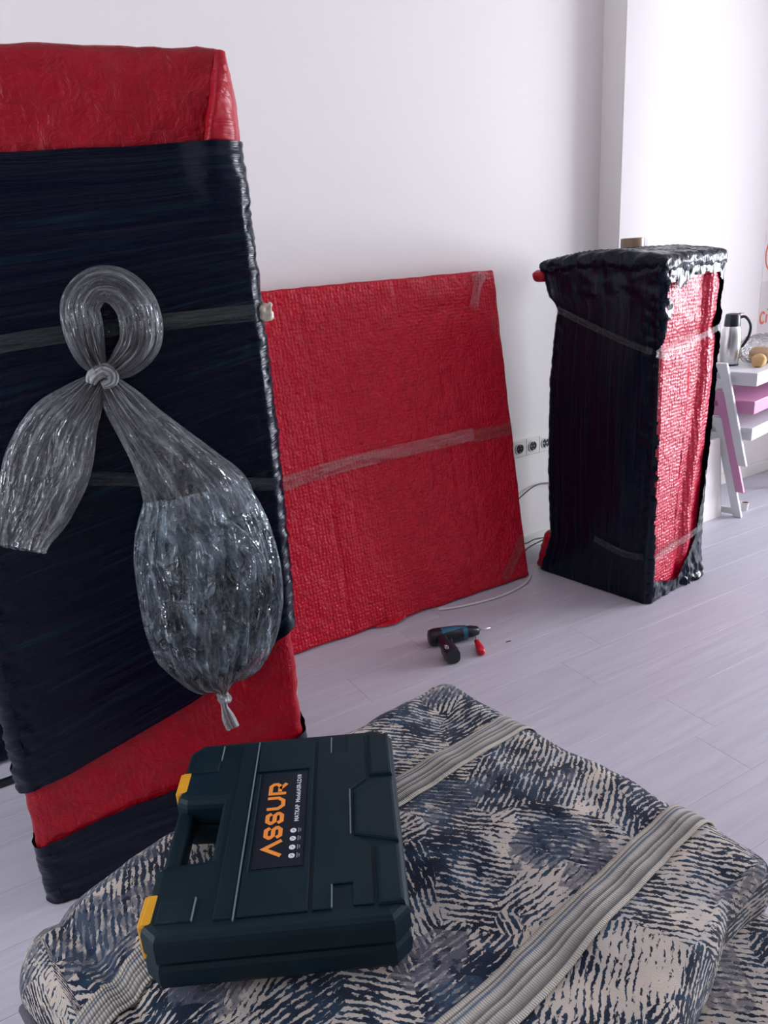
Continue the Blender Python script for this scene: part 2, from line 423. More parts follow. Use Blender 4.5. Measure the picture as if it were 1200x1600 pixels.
WPLAST = plain('white_plastic', (0.78, 0.76, 0.72), 0.35)
BLACK = plain('black_plastic', (0.006, 0.009, 0.016), 0.35)
TEAL = plain('teal_plastic', (0.01, 0.10, 0.17), 0.4)
STEEL = m_steel(); REDPL = plain('red_plastic', (0.55, 0.012, 0.03), 0.3)
CARD = plain('tape_cardboard', (0.42, 0.29, 0.19), 0.7)
BREAD = plain('bread_crust', (0.62, 0.38, 0.18), 0.8, 0.2, 0, 0.4, 60)
PAPER = plain('paper', (0.74, 0.70, 0.68), 0.8, 0.2)
MARK = plain('orange_marker', (0.85, 0.16, 0.06), 0.6)
BOARDW = plain('white_board_laminate', (0.82, 0.79, 0.77), 0.4)
BROWN = plain('dark_red_paint', (0.10, 0.01, 0.02), 0.5)
CORD_W = plain('white_cable_sheath', (0.66, 0.62, 0.62), 0.4)
CORD_G = plain('grey_cable_sheath', (0.14, 0.12, 0.14), 0.5)
GAP = plain('joint_filler', (0.40, 0.37, 0.39), 0.7)

# ------------------------------------------------------------------ room shell
X0, X1, Y0, Y1, H = -2.4, 8.5, -2.5, 2.80, 2.72
def struct(o): o['kind'] = 'structure'; return o
fl = struct(boxobj('floor', ((X0 + X1) / 2, (Y0 + Y1) / 2 + 0.05, -0.06), (X1 - X0 + 0.3, Y1 - Y0 + 0.4, 0.1), GAP))
# planks
PW, PL = 0.192, 1.285
bm = bmesh.new(); bm_box(bm, (0, 0, 0), (PL - 0.0006, PW - 0.0006, 0.01), 0.0006, None, 1)
pme = bpy.data.meshes.new('plank'); bm.to_mesh(pme); bm.free(); pme.materials.append(FLOOR)
row = 0; y = Y0 + PW / 2 - 0.05
rp = random.Random(3)
while y < 2.95:
    x = X0 - rp.random() * PL + PL / 2
    while x - PL / 2 < X1:
        o = bpy.data.objects.new('plank', pme); COL.objects.link(o); o.parent = fl
        o.location = (x, y, -0.005)
        x += PL
    y += PW; row += 1

struct(boxobj('ceiling', ((X0 + X1) / 2, 0.2, H + 0.05), (X1 - X0 + 0.4, Y1 - Y0 + 0.6, 0.1), WALL))
# back wall (socket wall), the projecting pier and the recessed stretch beyond it
struct(boxobj('wall_back', ((X0 + 2.86) / 2, Y1 + 0.1, H / 2), (2.86 - X0 + 0.0, 0.2, H), WALL))
bm = bmesh.new(); bm_box(bm, ((2.852 + 3.42) / 2, 2.673 + 0.16, H / 2), (3.42 - 2.852, 0.32, H))
es = [e for e in bm.edges if abs(e.verts[0].co.z - e.verts[1].co.z) > 1 and e.verts[0].co.y < 2.7]
bmesh.ops.bevel(bm, geom=es, offset=0.006, segments=3, affect='EDGES', profile=0.5)
struct(smooth_by_angle(bobj('wall_pier', bm, WALL), 30))
struct(boxobj('added_shade_pier', (4.95, 2.52, H / 2), (0.4, 0.62, H), WALL))  # unseen pier, added to keep window light off the alcove wall
struct(boxobj('wall_alcove', ((3.42 + X1 + .2) / 2, 2.83 + 0.1, H / 2), (X1 + .2 - 3.42, 0.2, H), WALL))
def wall_with_window(name, axis, pos, a0, a1, w0, w1, z0, z1):
    bm = bmesh.new()
    def b(p0, p1, q0, q1):
        c = ((p0 + p1) / 2, (q0 + q1) / 2); s = (p1 - p0, q1 - q0)
        if axis == 'x': bm_box(bm, (pos, c[0], c[1]), (0.2, s[0], s[1]))
        else: bm_box(bm, (c[0], pos, c[1]), (s[0], 0.2, s[1]))
    b(a0, w0, 0, H); b(w1, a1, 0, H); b(w0, w1, 0, z0); b(w0, w1, z1, H)
    return struct(bobj(name, bm, WALL))
wall_with_window('wall_right', 'x', X1 + 0.1, Y0 - 0.2, 3.0, -2.0, 1.2, 0.4, 2.44)
struct(boxobj('wall_rear', ((X0 + X1) / 2, Y0 - 0.1, H / 2), (X1 - X0 + 0.4, 0.2, H), plain('taupe_low_bounce_paint', (0.20, 0.185, 0.18), 0.7, 0.2)))  # unseen wall; dark tone invented to cut bounce light on the film
def window(name, axis, pos, w0, w1, z0, z1):
    bm = bmesh.new(); t = 0.06
    for k in range(3):
        c = w0 + t / 2 + (w1 - w0 - t) * k / 2
        bm_box(bm, (pos, c, (z0 + z1) / 2) if axis == 'x' else (c, pos, (z0 + z1) / 2), (t, t, z1 - z0))
    for z in (z0 + t / 2, z1 - t / 2):
        c = (w0 + w1) / 2
        bm_box(bm, (pos, c, z) if axis == 'x' else (c, pos, z), (t * .98, w1 - w0, t) if axis == 'x' else (w1 - w0, t * .98, t))
    return struct(bobj(name, bm, WPLAST))
wall_with_window('wall_left', 'x', X0 - 0.1, Y0 - 0.2, 3.0, 1.1, 2.4, 0.9, 2.4)
window('window_2', 'x', X0 - 0.12, 1.1, 2.4, 0.9, 2.4)
window('window_1', 'x', X1 + 0.12, -2.0, 1.2, 0.4, 2.44)
def baseboard(name, x0, x1, yw):
    bm = bmesh.new(); bm_box(bm, ((x0 + x1) / 2, yw - 0.006, 0.035), (x1 - x0, 0.012, 0.07), 0.003, None, 1)
    return struct(bobj(name, bm, WPLAST))
baseboard('baseboard_back', X0, 2.852, Y1); baseboard('baseboard_pier', 2.846, 3.426, 2.673); baseboard('baseboard_alcove', 3.42, X1, 2.83)
struct(boxobj('baseboard_return', (2.852 - 0.006, 2.731, 0.035), (0.012, 0.114, 0.07), WPLAST))

# ------------------------------------------------------------------ tall wrapped package (left)
LA = Vector((-0.04, 1.75)); LB = Vector((0.63, 1.60)); LD = 0.50; LW = (LB - LA).length
lang = math.atan2(LB.y - LA.y, LB.x - LA.x)
ln = Vector((math.sin(lang), -math.cos(lang)))
lc = (LA + LB) / 2 - ln * (LD / 2)
tall = empty('wrapped_tall_package', (lc.x, lc.y, 0), lang)
tag(tall, 'tall upright package in red bubble wrap and black stretch film holding a clear bag', 'package')
HT = 1.885
def d_red(p, n):
    q = p.copy(); z = p.z + HT / 2
    w = fbm(Vector((p.x * 7, p.y * 7, p.z * 9))) * 0.006 + ridged(Vector((p.x * 14 + p.z * 9, p.y * 14, p.z * 26))) * 0.0035
    edge = max(0, z - (HT - 0.02)) / 0.02
    q += n * (w - 0.003)
    if z > 1.7: q += Vector((0, -0.006 if n.y < 0 else 0, 0)) * min(1, (z - 1.7) / 0.1)
    q.z += fbm(Vector((p.x * 5, p.y * 5, 3.0))) * 0.008 * max(0.0, edge)
    return q
V, F, N = rounded_box(LW / 2 - 0.004, LD / 2 - 0.004, HT / 2, 0.022, 0.016, d_red)
U = [(v.x + n.x * v.y if abs(n.x) > .7 else v.x, v.z if abs(n.z) < .7 else v.y) for v, n in zip(V, N)]
mobj('red_bubble_wrap', [v + Vector((0, 0, HT / 2)) for v in V], F, RED, tall, U)
fpL = footprint(LW + 0.004, LD, 0.036, 0.0075)
TOTL = fpL[-1][4]
def fcoord(p):   # signed front coordinate; falls off around the back
    return p[0]
def zl_up(p): return interp([(-0.344, 0.335), (-0.226, 0.365), (0.076, 0.483), (0.345, 0.625)], p[0]) if p[3] < 0.3 or True else 0
def zh_up(p): return 1.708 + 0.02 * p[0] + 0.006 * noise.noise(Vector((p[4] * 6, 0, 1)))
def d_film(pos, n, p, t):
    z = pos.z; c = p[5]
    sag = 0.010 * math.sin(math.pi * min(1, max(0, (z - 0.6) / 1.1)))
    w = fbm(Vector((p[4] * 2.2, z * 26 - p[4] * 9 * (1 - t), 2.0))) * 0.0022
    cr = c * (noise.noise(Vector((p[4] * 18, z * 40, 7.0))) * 0.003 + noise.noise(Vector((p[4] * 42, z * 75, 3.0))) * 0.0042)
    if n.y < -0.4 and z > 1.55: w += 0.024 * math.exp(-((p[0] - 0.285) / 0.045) ** 2) * min(1, (z - 1.55) / 0.12)
    side = 1.0 if abs(n.x) > 0.4 and n.x > 0 else 0.3
    return pos + n * (w + cr + sag * side * (0.6 + 0.4 * c))
shell('black_film', fpL, zl_up, zh_up, 0.0075, 0.008, FILM, tall, d_film)
def zl_lo(p): return 0.004
def zh_lo(p): return interp([(-0.346, 0.175), (-0.115, 0.232), (0.042, 0.252), (0.345, 0.318)], p[0]) + 0.004 * noise.noise(Vector((p[4] * 14, 5, 1)))
shell('black_film', fpL, zl_lo, zh_lo, 0.010, 0.005, FILM, tall, d_film)
# folded corner of the red wrap at the top right
def patch(name, rows, m, parent, thick=0.0, dispf=None, sub=10):
    """surface lofted through rows of 3D control points"""
    R = [spline(r, sub) for r in rows]; nc = len(R[0])
    cols = [spline([r[i] for r in R], sub) for i in range(nc)]
    V = []; U = []; F = []; nr = len(cols[0])
    for i in range(nc):
        for j in range(nr):
            p = cols[i][j].copy()
            if dispf: p = p + dispf(p, i / (nc - 1), j / (nr - 1))
            V.append(p); U.append((i / (nc - 1) * (R[0][-1] - R[0][0]).length + 1e-4 * i, j / (nr - 1) * (R[-1][0] - R[0][0]).length))
    for i in range(nc - 1):
        for j in range(nr - 1):
            F.append((i * nr + j, (i + 1) * nr + j, (i + 1) * nr + j + 1, i * nr + j + 1))
    o = mobj(name, V, F, m, parent, U)
    if thick:
        md = o.modifiers.new('thickness', 'SOLIDIFY'); md.thickness = thick; md.offset = 0
    return o
yf = -LD / 2
patch('corner_fold', [
    [(0.318, yf - 0.005, 1.872), (0.326, yf - 0.007, 1.873), (0.335, yf - 0.004, 1.871), (0.340, yf + 0.014, 1.866)],
    [(0.297, yf - 0.010, 1.80), (0.309, yf - 0.026, 1.80), (0.336, yf - 0.006, 1.80), (0.352, yf + 0.045, 1.80)],
    [(0.275, yf - 0.010, 1.718), (0.288, yf - 0.026, 1.718), (0.334, yf - 0.004, 1.718), (0.353, yf + 0.050, 1.718)],
    [(0.274, yf + 0.008, 1.68), (0.286, yf + 0.008, 1.68), (0.322, yf + 0.014, 1.68), (0.338, yf + 0.050, 1.68)]], RED, tall, 0.002,
    lambda p, a, b: Vector((0.5, -0.5, 0)) * (fbm(Vector((p.x * 40, p.y * 40, p.z * 26))) * 0.004))
# clear tape bands running over the front
def ribbon(name, pts, width, m, parent, nrm=(0, -1, 0), wob=0.0008, k=12):
    C = spline(pts, k); V = []; U = []; F = []; L = 0
    nrm = Vector(nrm)
    for i, p in enumerate(C):
        t = (C[min(i + 1, len(C) - 1)] - C[max(0, i - 1)]).normalized()
        s = t.cross(nrm).normalized()
        if i: L += (p - C[i - 1]).length
        for j in range(7):
            a = j / 6 - 0.5
            q = p + s * (a * width) + nrm * (noise.noise(Vector((L * 30, a * 9, 1.0))) * wob)
            V.append(q); U.append((L, a * width))
    for i in range(len(C) - 1):
        for j in range(6): F.append((i * 7 + j, i * 7 + j + 1, (i + 1) * 7 + j + 1, (i + 1) * 7 + j))
    return mobj(name, V, F, m, parent, U)
yt = yf - 0.021
ribbon('tape_strip', [(-0.33, yt, 1.34), (-0.17, yt, 1.364), (0.0, yt, 1.375), (0.2, yt, 1.380), (0.345, yt, 1.382)], 0.034, TAPE, tall)
ribbon('tape_strip', [(-0.33, yt, 1.11), (-0.20, yt, 1.092), (-0.04, yt, 1.072), (0.15, yt, 1.035), (0.335, yt, 1.0)], 0.030, TAPE, tall)
V, F, N = rounded_box(0.014, 0.012, 0.016, 0.006, 0.004, lambda p, n: p + n * fbm(p * 90) * 0.006)
o = mobj('tape_wad', V, F, plain('crumpled_tape', (0.62, 0.56, 0.46), 0.4), tall); o.location = (0.362, yf + 0.004, 1.380)

# ------------------------------------------------------------------ clear plastic bag on the tall package
bag = empty('plastic_bag', (LA.x + (LB.x - LA.x) * .5 + ln.x * 0.02, LA.y + (LB.y - LA.y) * .5 + ln.y * 0.02, 0.43), lang)
tag(bag, 'knotted clear plastic bag with loop hanging on front of tall black package', 'plastic bag')
BZ = -0.43   # local z offset; local y: 0 = film surface, negative toward viewer
def sleeve(name, path, hw, hd, m, folds=7, amp=0.3, seg=150, k=16, y0=-0.02, seed=0.0, parent=bag, closed_ends=False):
    """flattened gathered tube: path [(x,z)], hw half width, hd half depth per node, lengthwise folds"""
    C = spline([(x, z, 0) for x, z in path], k)
    W = [v.x for v in spline([(h, 0, 0) for h in hw], k)]; D = [v.x for v in spline([(h, 0, 0) for h in hd], k)]
    V = []; U = []; F = []; L = 0; n = len(C)
    for i, p in enumerate(C):
        t = (C[min(i + 1, n - 1)] - C[max(0, i - 1)]).normalized(); s = Vector((t.y, -t.x, 0))
        if i: L += (p - C[i - 1]).length
        w = max(0.002, W[i]); d = max(0.002, D[i])
        for q in range(seg):
            a = 2 * math.pi * q / seg
            ca, sa = math.cos(a), math.sin(a)
            bx_, by_ = ca * folds * .5, sa * folds * .5
            f = noise.noise(Vector((bx_, by_, L * 5 + seed))) + 0.5 * noise.noise(Vector((bx_ * 2.6, by_ * 2.6, L * 9 + seed + 9)))
            # sharp creases: ridged noise stretched along the sleeve
            r1 = 1 - abs(noise.noise(Vector((bx_ * 1.7 + 4 + f * .4, by_ * 1.7, L * 7 + seed + 3)))) * 2.4
            r2 = 1 - abs(noise.noise(Vector((bx_ * 3.8 + 8, by_ * 3.8 + f * .5, L * 13 + seed + 5)))) * 2.4
            crk = max(-0.6, r1) * 0.75 + max(-0.6, r2) * 0.4 - 0.45
            rw = w * (1 + 0.10 * f * amp); rd = d * (1 + amp * 1.0 * f + amp * 1.7 * crk)
            x = p.x + s.x * ca * rw; z = p.y + s.y * ca * rw
            y = min(-0.001, y0 - d * 0.6 + sa * rd)
            V.append((x, y, z + BZ)); U.append((q / seg, L))
    for i in range(n - 1):
        for q in range(seg): F.append((i * seg + q, i * seg + (q + 1) % seg, (i + 1) * seg + (q + 1) % seg, (i + 1) * seg + q))
    if closed_ends:
        F.append(tuple(range(seg))[::-1]); F.append(tuple((n - 1) * seg + q for q in range(seg)))
    return mobj(name, V, F, m, parent, U)
sleeve('loop', [(0.012, 1.295), (-0.005, 1.33), (-0.010, 1.38), (-0.006, 1.43), (0.03, 1.462), (0.072, 1.452), (0.098, 1.41), (0.094, 1.35), (0.055, 1.308), (0.02, 1.293)],
       [0.016, 0.030, 0.038, 0.036, 0.034, 0.038, 0.041, 0.040, 0.030, 0.014], [0.012, 0.016, 0.018, 0.018, 0.018, 0.018, 0.018, 0.018, 0.015, 0.012], BAG, 7, 0.45, seed=1.0, y0=-0.018)
sleeve('tail', [(0.006, 1.285), (-0.04, 1.24), (-0.085, 1.19), (-0.125, 1.12), (-0.165, 1.04), (-0.20, 0.985), (-0.215, 0.95)],
       [0.015, 0.045, 0.070, 0.082, 0.072, 0.060, 0.052], [0.010, 0.013, 0.013, 0.013, 0.014, 0.012, 0.007], BAG, 8, 0.5, seed=4.0, y0=-0.012)
sleeve('tail', [(0.012, 1.285), (0.035, 1.235), (0.065, 1.18), (0.10, 1.12), (0.135, 1.05), (0.155, 1.0), (0.158, 0.96)],
       [0.015, 0.038, 0.052, 0.070, 0.095, 0.118, 0.122], [0.010, 0.014, 0.016, 0.020, 0.026, 0.032, 0.036], BAG, 8, 0.45, seed=7.0, y0=-0.016)
sleeve('pouch', [(0.150, 1.03), (0.155, 0.97), (0.158, 0.89), (0.158, 0.80), (0.152, 0.71), (0.145, 0.63), (0.140, 0.575), (0.145, 0.548), (0.150, 0.536)],
       [0.105, 0.134, 0.152, 0.157, 0.150, 0.125, 0.080, 0.035, 0.012], [0.030, 0.050, 0.062, 0.066, 0.064, 0.055, 0.036, 0.018, 0.010], BAGP, 6, 0.34, seg=220, seed=11.0, y0=-0.030)
sleeve('inner_fold', [(0.12, 0.97), (0.17, 0.90), (0.20, 0.82), (0.195, 0.74), (0.17, 0.64), (0.152, 0.56)],
       [0.045, 0.075, 0.088, 0.080, 0.055, 0.012], [0.020, 0.032, 0.036, 0.032, 0.022, 0.008], BAGP, 9, 0.7, seg=160, seed=15.0, y0=-0.050)
def blob(name, c, r, m, parent, amp=0.25, fr=60):
    V, F, N = rounded_box(r[0], r[1], r[2], min(r) * 0.95, min(r) * 0.35, None)
    V = [Vector(c) + v + n * fbm(v * fr) * min(r) * amp for v, n in zip(V, N)]
    return mobj(name, V, F, m, parent, [(v.x * 20, v.z * 20) for v in V])
sleeve('knot', [(-0.014, 1.276), (-0.006, 1.290), (0.012, 1.300), (0.026, 1.292), (0.024, 1.276), (0.006, 1.270)], [0.010, 0.014, 0.015, 0.015, 0.013, 0.009], [0.008, 0.011, 0.012, 0.012, 0.010, 0.008], BAGK, 6, 0.4, seg=40, k=6, y0=-0.028, seed=31, closed_ends=True)
sleeve('gather', [(0.006, 1.288), (-0.018, 1.262), (-0.045, 1.232), (-0.07, 1.205)], [0.014, 0.026, 0.036, 0.040], [0.011, 0.013, 0.013, 0.010], BAGG, 10, 0.6, seed=33, y0=-0.014)
sleeve('gather', [(0.014, 1.286), (0.030, 1.250), (0.048, 1.212), (0.066, 1.175)], [0.014, 0.024, 0.030, 0.032], [0.011, 0.013, 0.014, 0.012], BAGG, 10, 0.6, seed=37, y0=-0.017)
sleeve('gather', [(0.010, 1.296), (0.000, 1.32), (-0.006, 1.35), (-0.008, 1.385)], [0.014, 0.022, 0.027, 0.028], [0.012, 0.014, 0.015, 0.014], BAGG, 10, 0.6, seed=39, y0=-0.020)
sleeve('gather', [(0.020, 1.295), (0.048, 1.310), (0.075, 1.335), (0.090, 1.37)], [0.012, 0.022, 0.028, 0.030], [0.012, 0.013, 0.015, 0.014], BAGG, 10, 0.6, seed=41, y0=-0.020)
sleeve('gather', [(0.140, 0.615), (0.142, 0.58), (0.146, 0.552), (0.149, 0.528)], [0.085, 0.060, 0.030, 0.011], [0.045, 0.034, 0.018, 0.010], BAGG, 12, 0.5, seed=43, y0=-0.040)
blob('tie_knot', (0.148, -0.052, 0.520 + BZ), (0.015, 0.012, 0.017), BAGK, bag, 0.6)
sleeve('tie_end', [(0.148, 0.515), (0.147, 0.492), (0.152, 0.462), (0.159, 0.430)], [0.009, 0.008, 0.015, 0.016], [0.008, 0.007, 0.009, 0.006], BAGK, 6, 0.5, seg=40, seed=21, y0=-0.047, closed_ends=True)

# ------------------------------------------------------------------ dark package and rail behind it on the left
bk = empty('wrapped_dark_package', (-0.40, 2.56, 0))
tag(bk, 'black film wrapped package standing behind the tall package at left edge', 'package')
V, F, N = rounded_box(0.40, 0.11, 0.42, 0.02, 0.03, lambda p, n: p + n * fbm(p * 9) * 0.004)
mobj('black_film', [v + Vector((0, 0, 0.425)) for v in V], F, FILM, bk, [(v.x + v.y, v.z) for v in V])
boxobj('base_rail', (0, 0, 0.012), (0.7, 0.18, 0.02), BLACK, bk, 0.004)
rail = boxobj('metal_rail', (-0.33, 2.335, 0.011), (0.62, 0.022, 0.020), BLACK, None, 0.003, None)
tag(rail, 'thin black rail lying on the floor behind the tall package', 'rail')

# ------------------------------------------------------------------ red panel leaning on the wall
PX0, PX1 = 0.86, 2.178; PH = 1.385; PT = 0.045
lean = math.atan2(0.225, 1.37)
panel = empty('wrapped_flat_panel', ((PX0 + PX1) / 2, 2.515, 0))
panel.rotation_euler = (-lean, 0, 0)
tag(panel, 'flat red bubble wrapped panel leaning against the white wall', 'panel')
hw = (PX1 - PX0) / 2
creases = [(-hw + 0.30 + 0.085 * i + random.uniform(-.02, .02), random.uniform(0.3, 1.0)) for i in range(11)] + [(-hw + 0.38, 1.3)]
def d_panel(p, n):
    q = p.copy()
    if n.y < -0.5:
        w = fbm(Vector((p.x * 6, 0, p.z * 6))) * 0.003
        left = max(0, 0.35 - p.x) ; top = max(0, p.z + 0.1)
        w += ridged(Vector((p.x * 22 - p.z * 6, 1, p.z * 34 + p.x * 14))) * 0.0035 * min(1, left * 1.6) * (0.4 + top)
        w += noise.noise(Vector((p.x * 60, 2, p.z * 60))) * 0.0010
        for cx, s in creases:
            dx = p.x - cx - 0.01 * noise.noise(Vector((p.z * 5, cx * 9, 0)))
            if abs(dx) < 0.02: w -= 0.0055 * s * math.exp(-(dx / 0.0065) ** 2) * (0.6 + 0.6 * noise.noise(Vector((p.z * 7, cx * 31, 2))))
        q.y -= w
    q += n * 0.003 * noise.noise(p * 14)
    if p.z < -PH / 2 + 0.02: q.z += 0.006 * noise.noise(Vector((p.x * 9, 0, 0)))
    return q
V, F, N = rounded_box(hw, PT / 2, PH / 2, 0.012, 0.0085, d_panel)
mobj('red_bubble_wrap', [v + Vector((0, PT / 2, PH / 2 + 0.004)) for v in V], F, REDP, panel, [(v.x, v.z if abs(n.z) < .7 else v.y) for v, n in zip(V, N)])
cxp = (PX0 + PX1) / 2
ribbon('tape_strip', [(1.0 - cxp, -0.007, 0.67), (1.25 - cxp, -0.007, 0.695), (1.55 - cxp, -0.007, 0.705), (1.75 - cxp, -0.007, 0.707), (1.96 - cxp, -0.007, 0.712)], 0.055, TAPEW, panel, wob=0.003)
ribbon('tape_strip', [(1.95 - cxp, -0.007, 0.70), (2.05 - cxp, -0.007, 0.70), (hw + 0.0, -0.006, 0.70)], 0.055, TAPE, panel)
ribbon('tape_strip', [(2.11 - cxp, -0.007, 1.375), (2.075 - cxp, -0.008, 1.33), (2.04 - cxp, -0.007, 1.235)], 0.045, TAPEW, panel, wob=0.004)
ribbon('tape_strip', [(2.05 - cxp, -0.008, 1.362), (2.10 - cxp, -0.008, 1.366), (2.15 - cxp, -0.008, 1.362)], 0.03, TAPEW, panel, wob=0.004)
ribbon('tape_strip', [(2.165 - cxp, -0.007, 0.20), (2.10 - cxp, -0.007, 0.11), (2.03 - cxp, -0.007, 0.03)], 0.05, TAPE, panel)
patch('torn_flap', [[(1.35 - cxp, -0.003, 0.012), (1.42 - cxp, -0.006, 0.018), (1.50 - cxp, -0.003, 0.016)], [(1.35 - cxp, -0.006, 0.006), (1.42 - cxp, -0.030, 0.006), (1.49 - cxp, -0.008, 0.006)]], REDP, panel, 0.001)

# ------------------------------------------------------------------ right wrapped box
R0 = Vector((2.369, 1.996)); R2 = Vector((2.806, 2.068)); RD = 0.57; RW = (R2 - R0).length
rang = math.atan2(R2.y - R0.y, R2.x - R0.x)
rn = Vector((math.sin(rang), -math.cos(rang)))
rc = (R0 + R2) / 2 - rn * (RD / 2)
cube = empty('wrapped_upright_box', (rc.x, rc.y, 0), rang)
tag(cube, 'upright box in black film with shiny red bubble wrap showing down its front', 'package')
RH = 1.375
# silhouettes measured from the photograph: shrink of the back-left edge with height
SH = [(0.0, 0.0), (0.05, 0.004), (0.19, 0.055), (0.5, 0.040), (0.9, 0.046), (1.10, 0.068), (1.20, 0.085), (1.225, 0.070), (1.25, 0.040), (1.30, 0.022), (1.39, 0.004)]
FR = [(0.0, 0.0), (0.10, -0.004), (0.4, -0.014), (0.7, -0.022), (1.05, -0.008), (1.25, 0.010), (1.39, 0.006)]
def shape_r(q):
    z = q.z
    k = (q.y + RD / 2) / RD                      # 0 front .. 1 back
    q = q.copy()
    q.y -= interp(SH, z) * max(0, k) ** 1.5       # back edge tucked in
    if q.x < 0: q.x -= 0.010 * math.sin(math.pi * min(1, z / 1.35)) * (1 - abs(2 * k - 1)) # belly
    if q.x < 0 and k < 0.25: q.x -= interp(FR, z) * (1 - 4 * k)
    if q.x > 0: q.x += (-0.018 * math.sin(math.pi * min(1, z / 0.7)) if z < 0.7 else 0.012 * math.sin(math.pi * min(1, (z - 0.7) / 0.5))) * (1 - k)
    if z > 1.30: q.z += 0.022 * math.sin(k * 3.0 + 0.2) * (z - 1.30) / 0.08
    return q
def d_rred(p, n):
    q = p + Vector((0, 0, RH / 2)); w = 0
    if n.y < -0.4:
        w = fbm(Vector((p.x * 8, 0, p.z * 7))) * 0.006
        w += 0.014 * math.exp(-((p.x - (0.135 - 0.06 * max(0, 0.3 - p.z))) / 0.035) ** 2) - 0.012 * math.exp(-((p.x - (0.09 - 0.06 * max(0, 0.3 - p.z))) / 0.02) ** 2)
        w -= 0.010 * math.exp(-((q.z - 1.09 - 0.1 * p.x) / 0.03) ** 2) 
    q += n * (w - 0.004)
    return shape_r(q)
V, F, N = rounded_box(RW / 2 - 0.005, RD / 2 - 0.005, RH / 2, 0.03, 0.010, d_rred)
mobj('red_bubble_wrap', V, F, REDB, cube, [(v.x if abs(n.x) < .7 else v.y, v.z) for v, n in zip(V, N)])
hole = [(-0.189, 1.295), (-0.200, 1.25), (-0.150, 1.215), (-0.160, 1.18), (-0.195, 1.165), (-0.205, 1.10), (-0.222, 1.034), (-0.218, 0.9), (-0.214, 0.683), (-0.210, 0.45), (-0.200, 0.188), (-0.195, 0.10), (-0.15, 0.075), (-0.08, 0.065), (0.0, 0.05), (0.035, 0.085),
        (0.10, 0.15), (0.150, 0.22), (0.19, 0.45), (0.208, 0.72), (0.214, 0.96), (0.196, 1.06), (0.180, 1.10), (0.208, 1.15), (0.214, 1.20), (0.205, 1.26), (0.175, 1.305), (0.06, 1.318), (-0.05, 1.305), (-0.07, 1.285), (-0.12, 1.28), (-0.14, 1.305)]
fpR = footprint(RW, RD, 0.03, 0.0065)
def keep_r(p, z):
    if p[3] < -0.5:
        j = 0.008 * noise.noise(Vector((p[0] * 30, z * 30, 1)))
        return not inside(hole, p[0] + j, z + j)
    return True
def d_filmr(pos, n, p, t):
    z = pos.z
    w = fbm(Vector((p[4] * 13, z * 1.6, 4))) * 0.0016
    w += p[5] * (noise.noise(Vector((p[4] * 30, z * 40, 2))) * 0.004)
    if z > 1.22: w += fbm(Vector((p[4] * 12, z * 22, 9))) * 0.005 * min(1, (z - 1.22) / .05)
    if n.y < -0.3:
        e = 1.0
        w += 0.004 + fbm(Vector((p[0] * 30, z * 24, 5))) * 0.006 * (1 if (z > 1.2 or z < 0.15) else 0.5)
        if z < 0.13 and p[0] > 0.05: w += 0.020 * (1 - z / 0.13) * (0.6 + noise.noise(Vector((p[0] * 40, z * 40, 0))))
    return shape_r(pos + n * w)
def uvswap(o):
    ul = o.data.uv_layers[0]
    buf = [0.0] * (2 * len(ul.data)); ul.data.foreach_get('uv', buf)
    for i in range(0, len(buf), 2): buf[i], buf[i + 1] = buf[i + 1], buf[i]
    ul.data.foreach_set('uv', buf)
uvswap(shell('black_film', fpR, lambda p: 0.003, lambda p: RH - 0.005, 0.0075, 0.006, FILM2, cube, d_filmr, keep_r))
# film gathered over the top
def d_top(p, n):
    q = p + Vector((0, 0, RH - 0.012))
    k = (p.y + RD / 2) / RD
    q.z += fbm(Vector((p.x * 18 + p.y * 6, p.y * 5, 1))) * 0.006 + ridged(Vector((p.x * 30 + p.y * 12, p.y * 9, 4))) * 0.007
    q += Vector((n.x, n.y, 0)) * (fbm(Vector((p.x * 16, p.y * 16, p.z * 30))) * 0.008 + ridged(Vector((p.x * 34, p.y * 34, p.z * 60))) * 0.006)
    return shape_r(q)
V, F, N = rounded_box(RW / 2 + 0.008, RD / 2 + 0.010, 0.030, 0.022, 0.0085, d_top)
mobj('film_top', V, F, FILM, cube, [(v.y * .8 + v.x * .6, v.x * .8 - v.y * .6) for v in V])
# red wrap poking out at the rear top corner and rear foot
V, F, N = rounded_box(0.033, 0.033, 0.024, 0.023, 0.006, lambda p, n: p + n * fbm(p * 30) * 0.005)
o = mobj('wrap_corner', V, F, RED, cube, [(v.x, v.z) for v in V]); o.location = (-RW / 2 + 0.015, RD / 2 + 0.005, 1.335)
V, F, N = rounded_box(0.05, 0.035, 0.10, 0.03, 0.010, lambda p, n: p + n * fbm(p * 30) * 0.006 + Vector((0, -0.25 * (p.z + .1), 0)))
o = mobj('wrap_foot', V, F, RED, cube, [(v.x, v.z) for v in V]); o.location = (-RW / 2 + 0.045, RD / 2 - 0.008, 0.104)
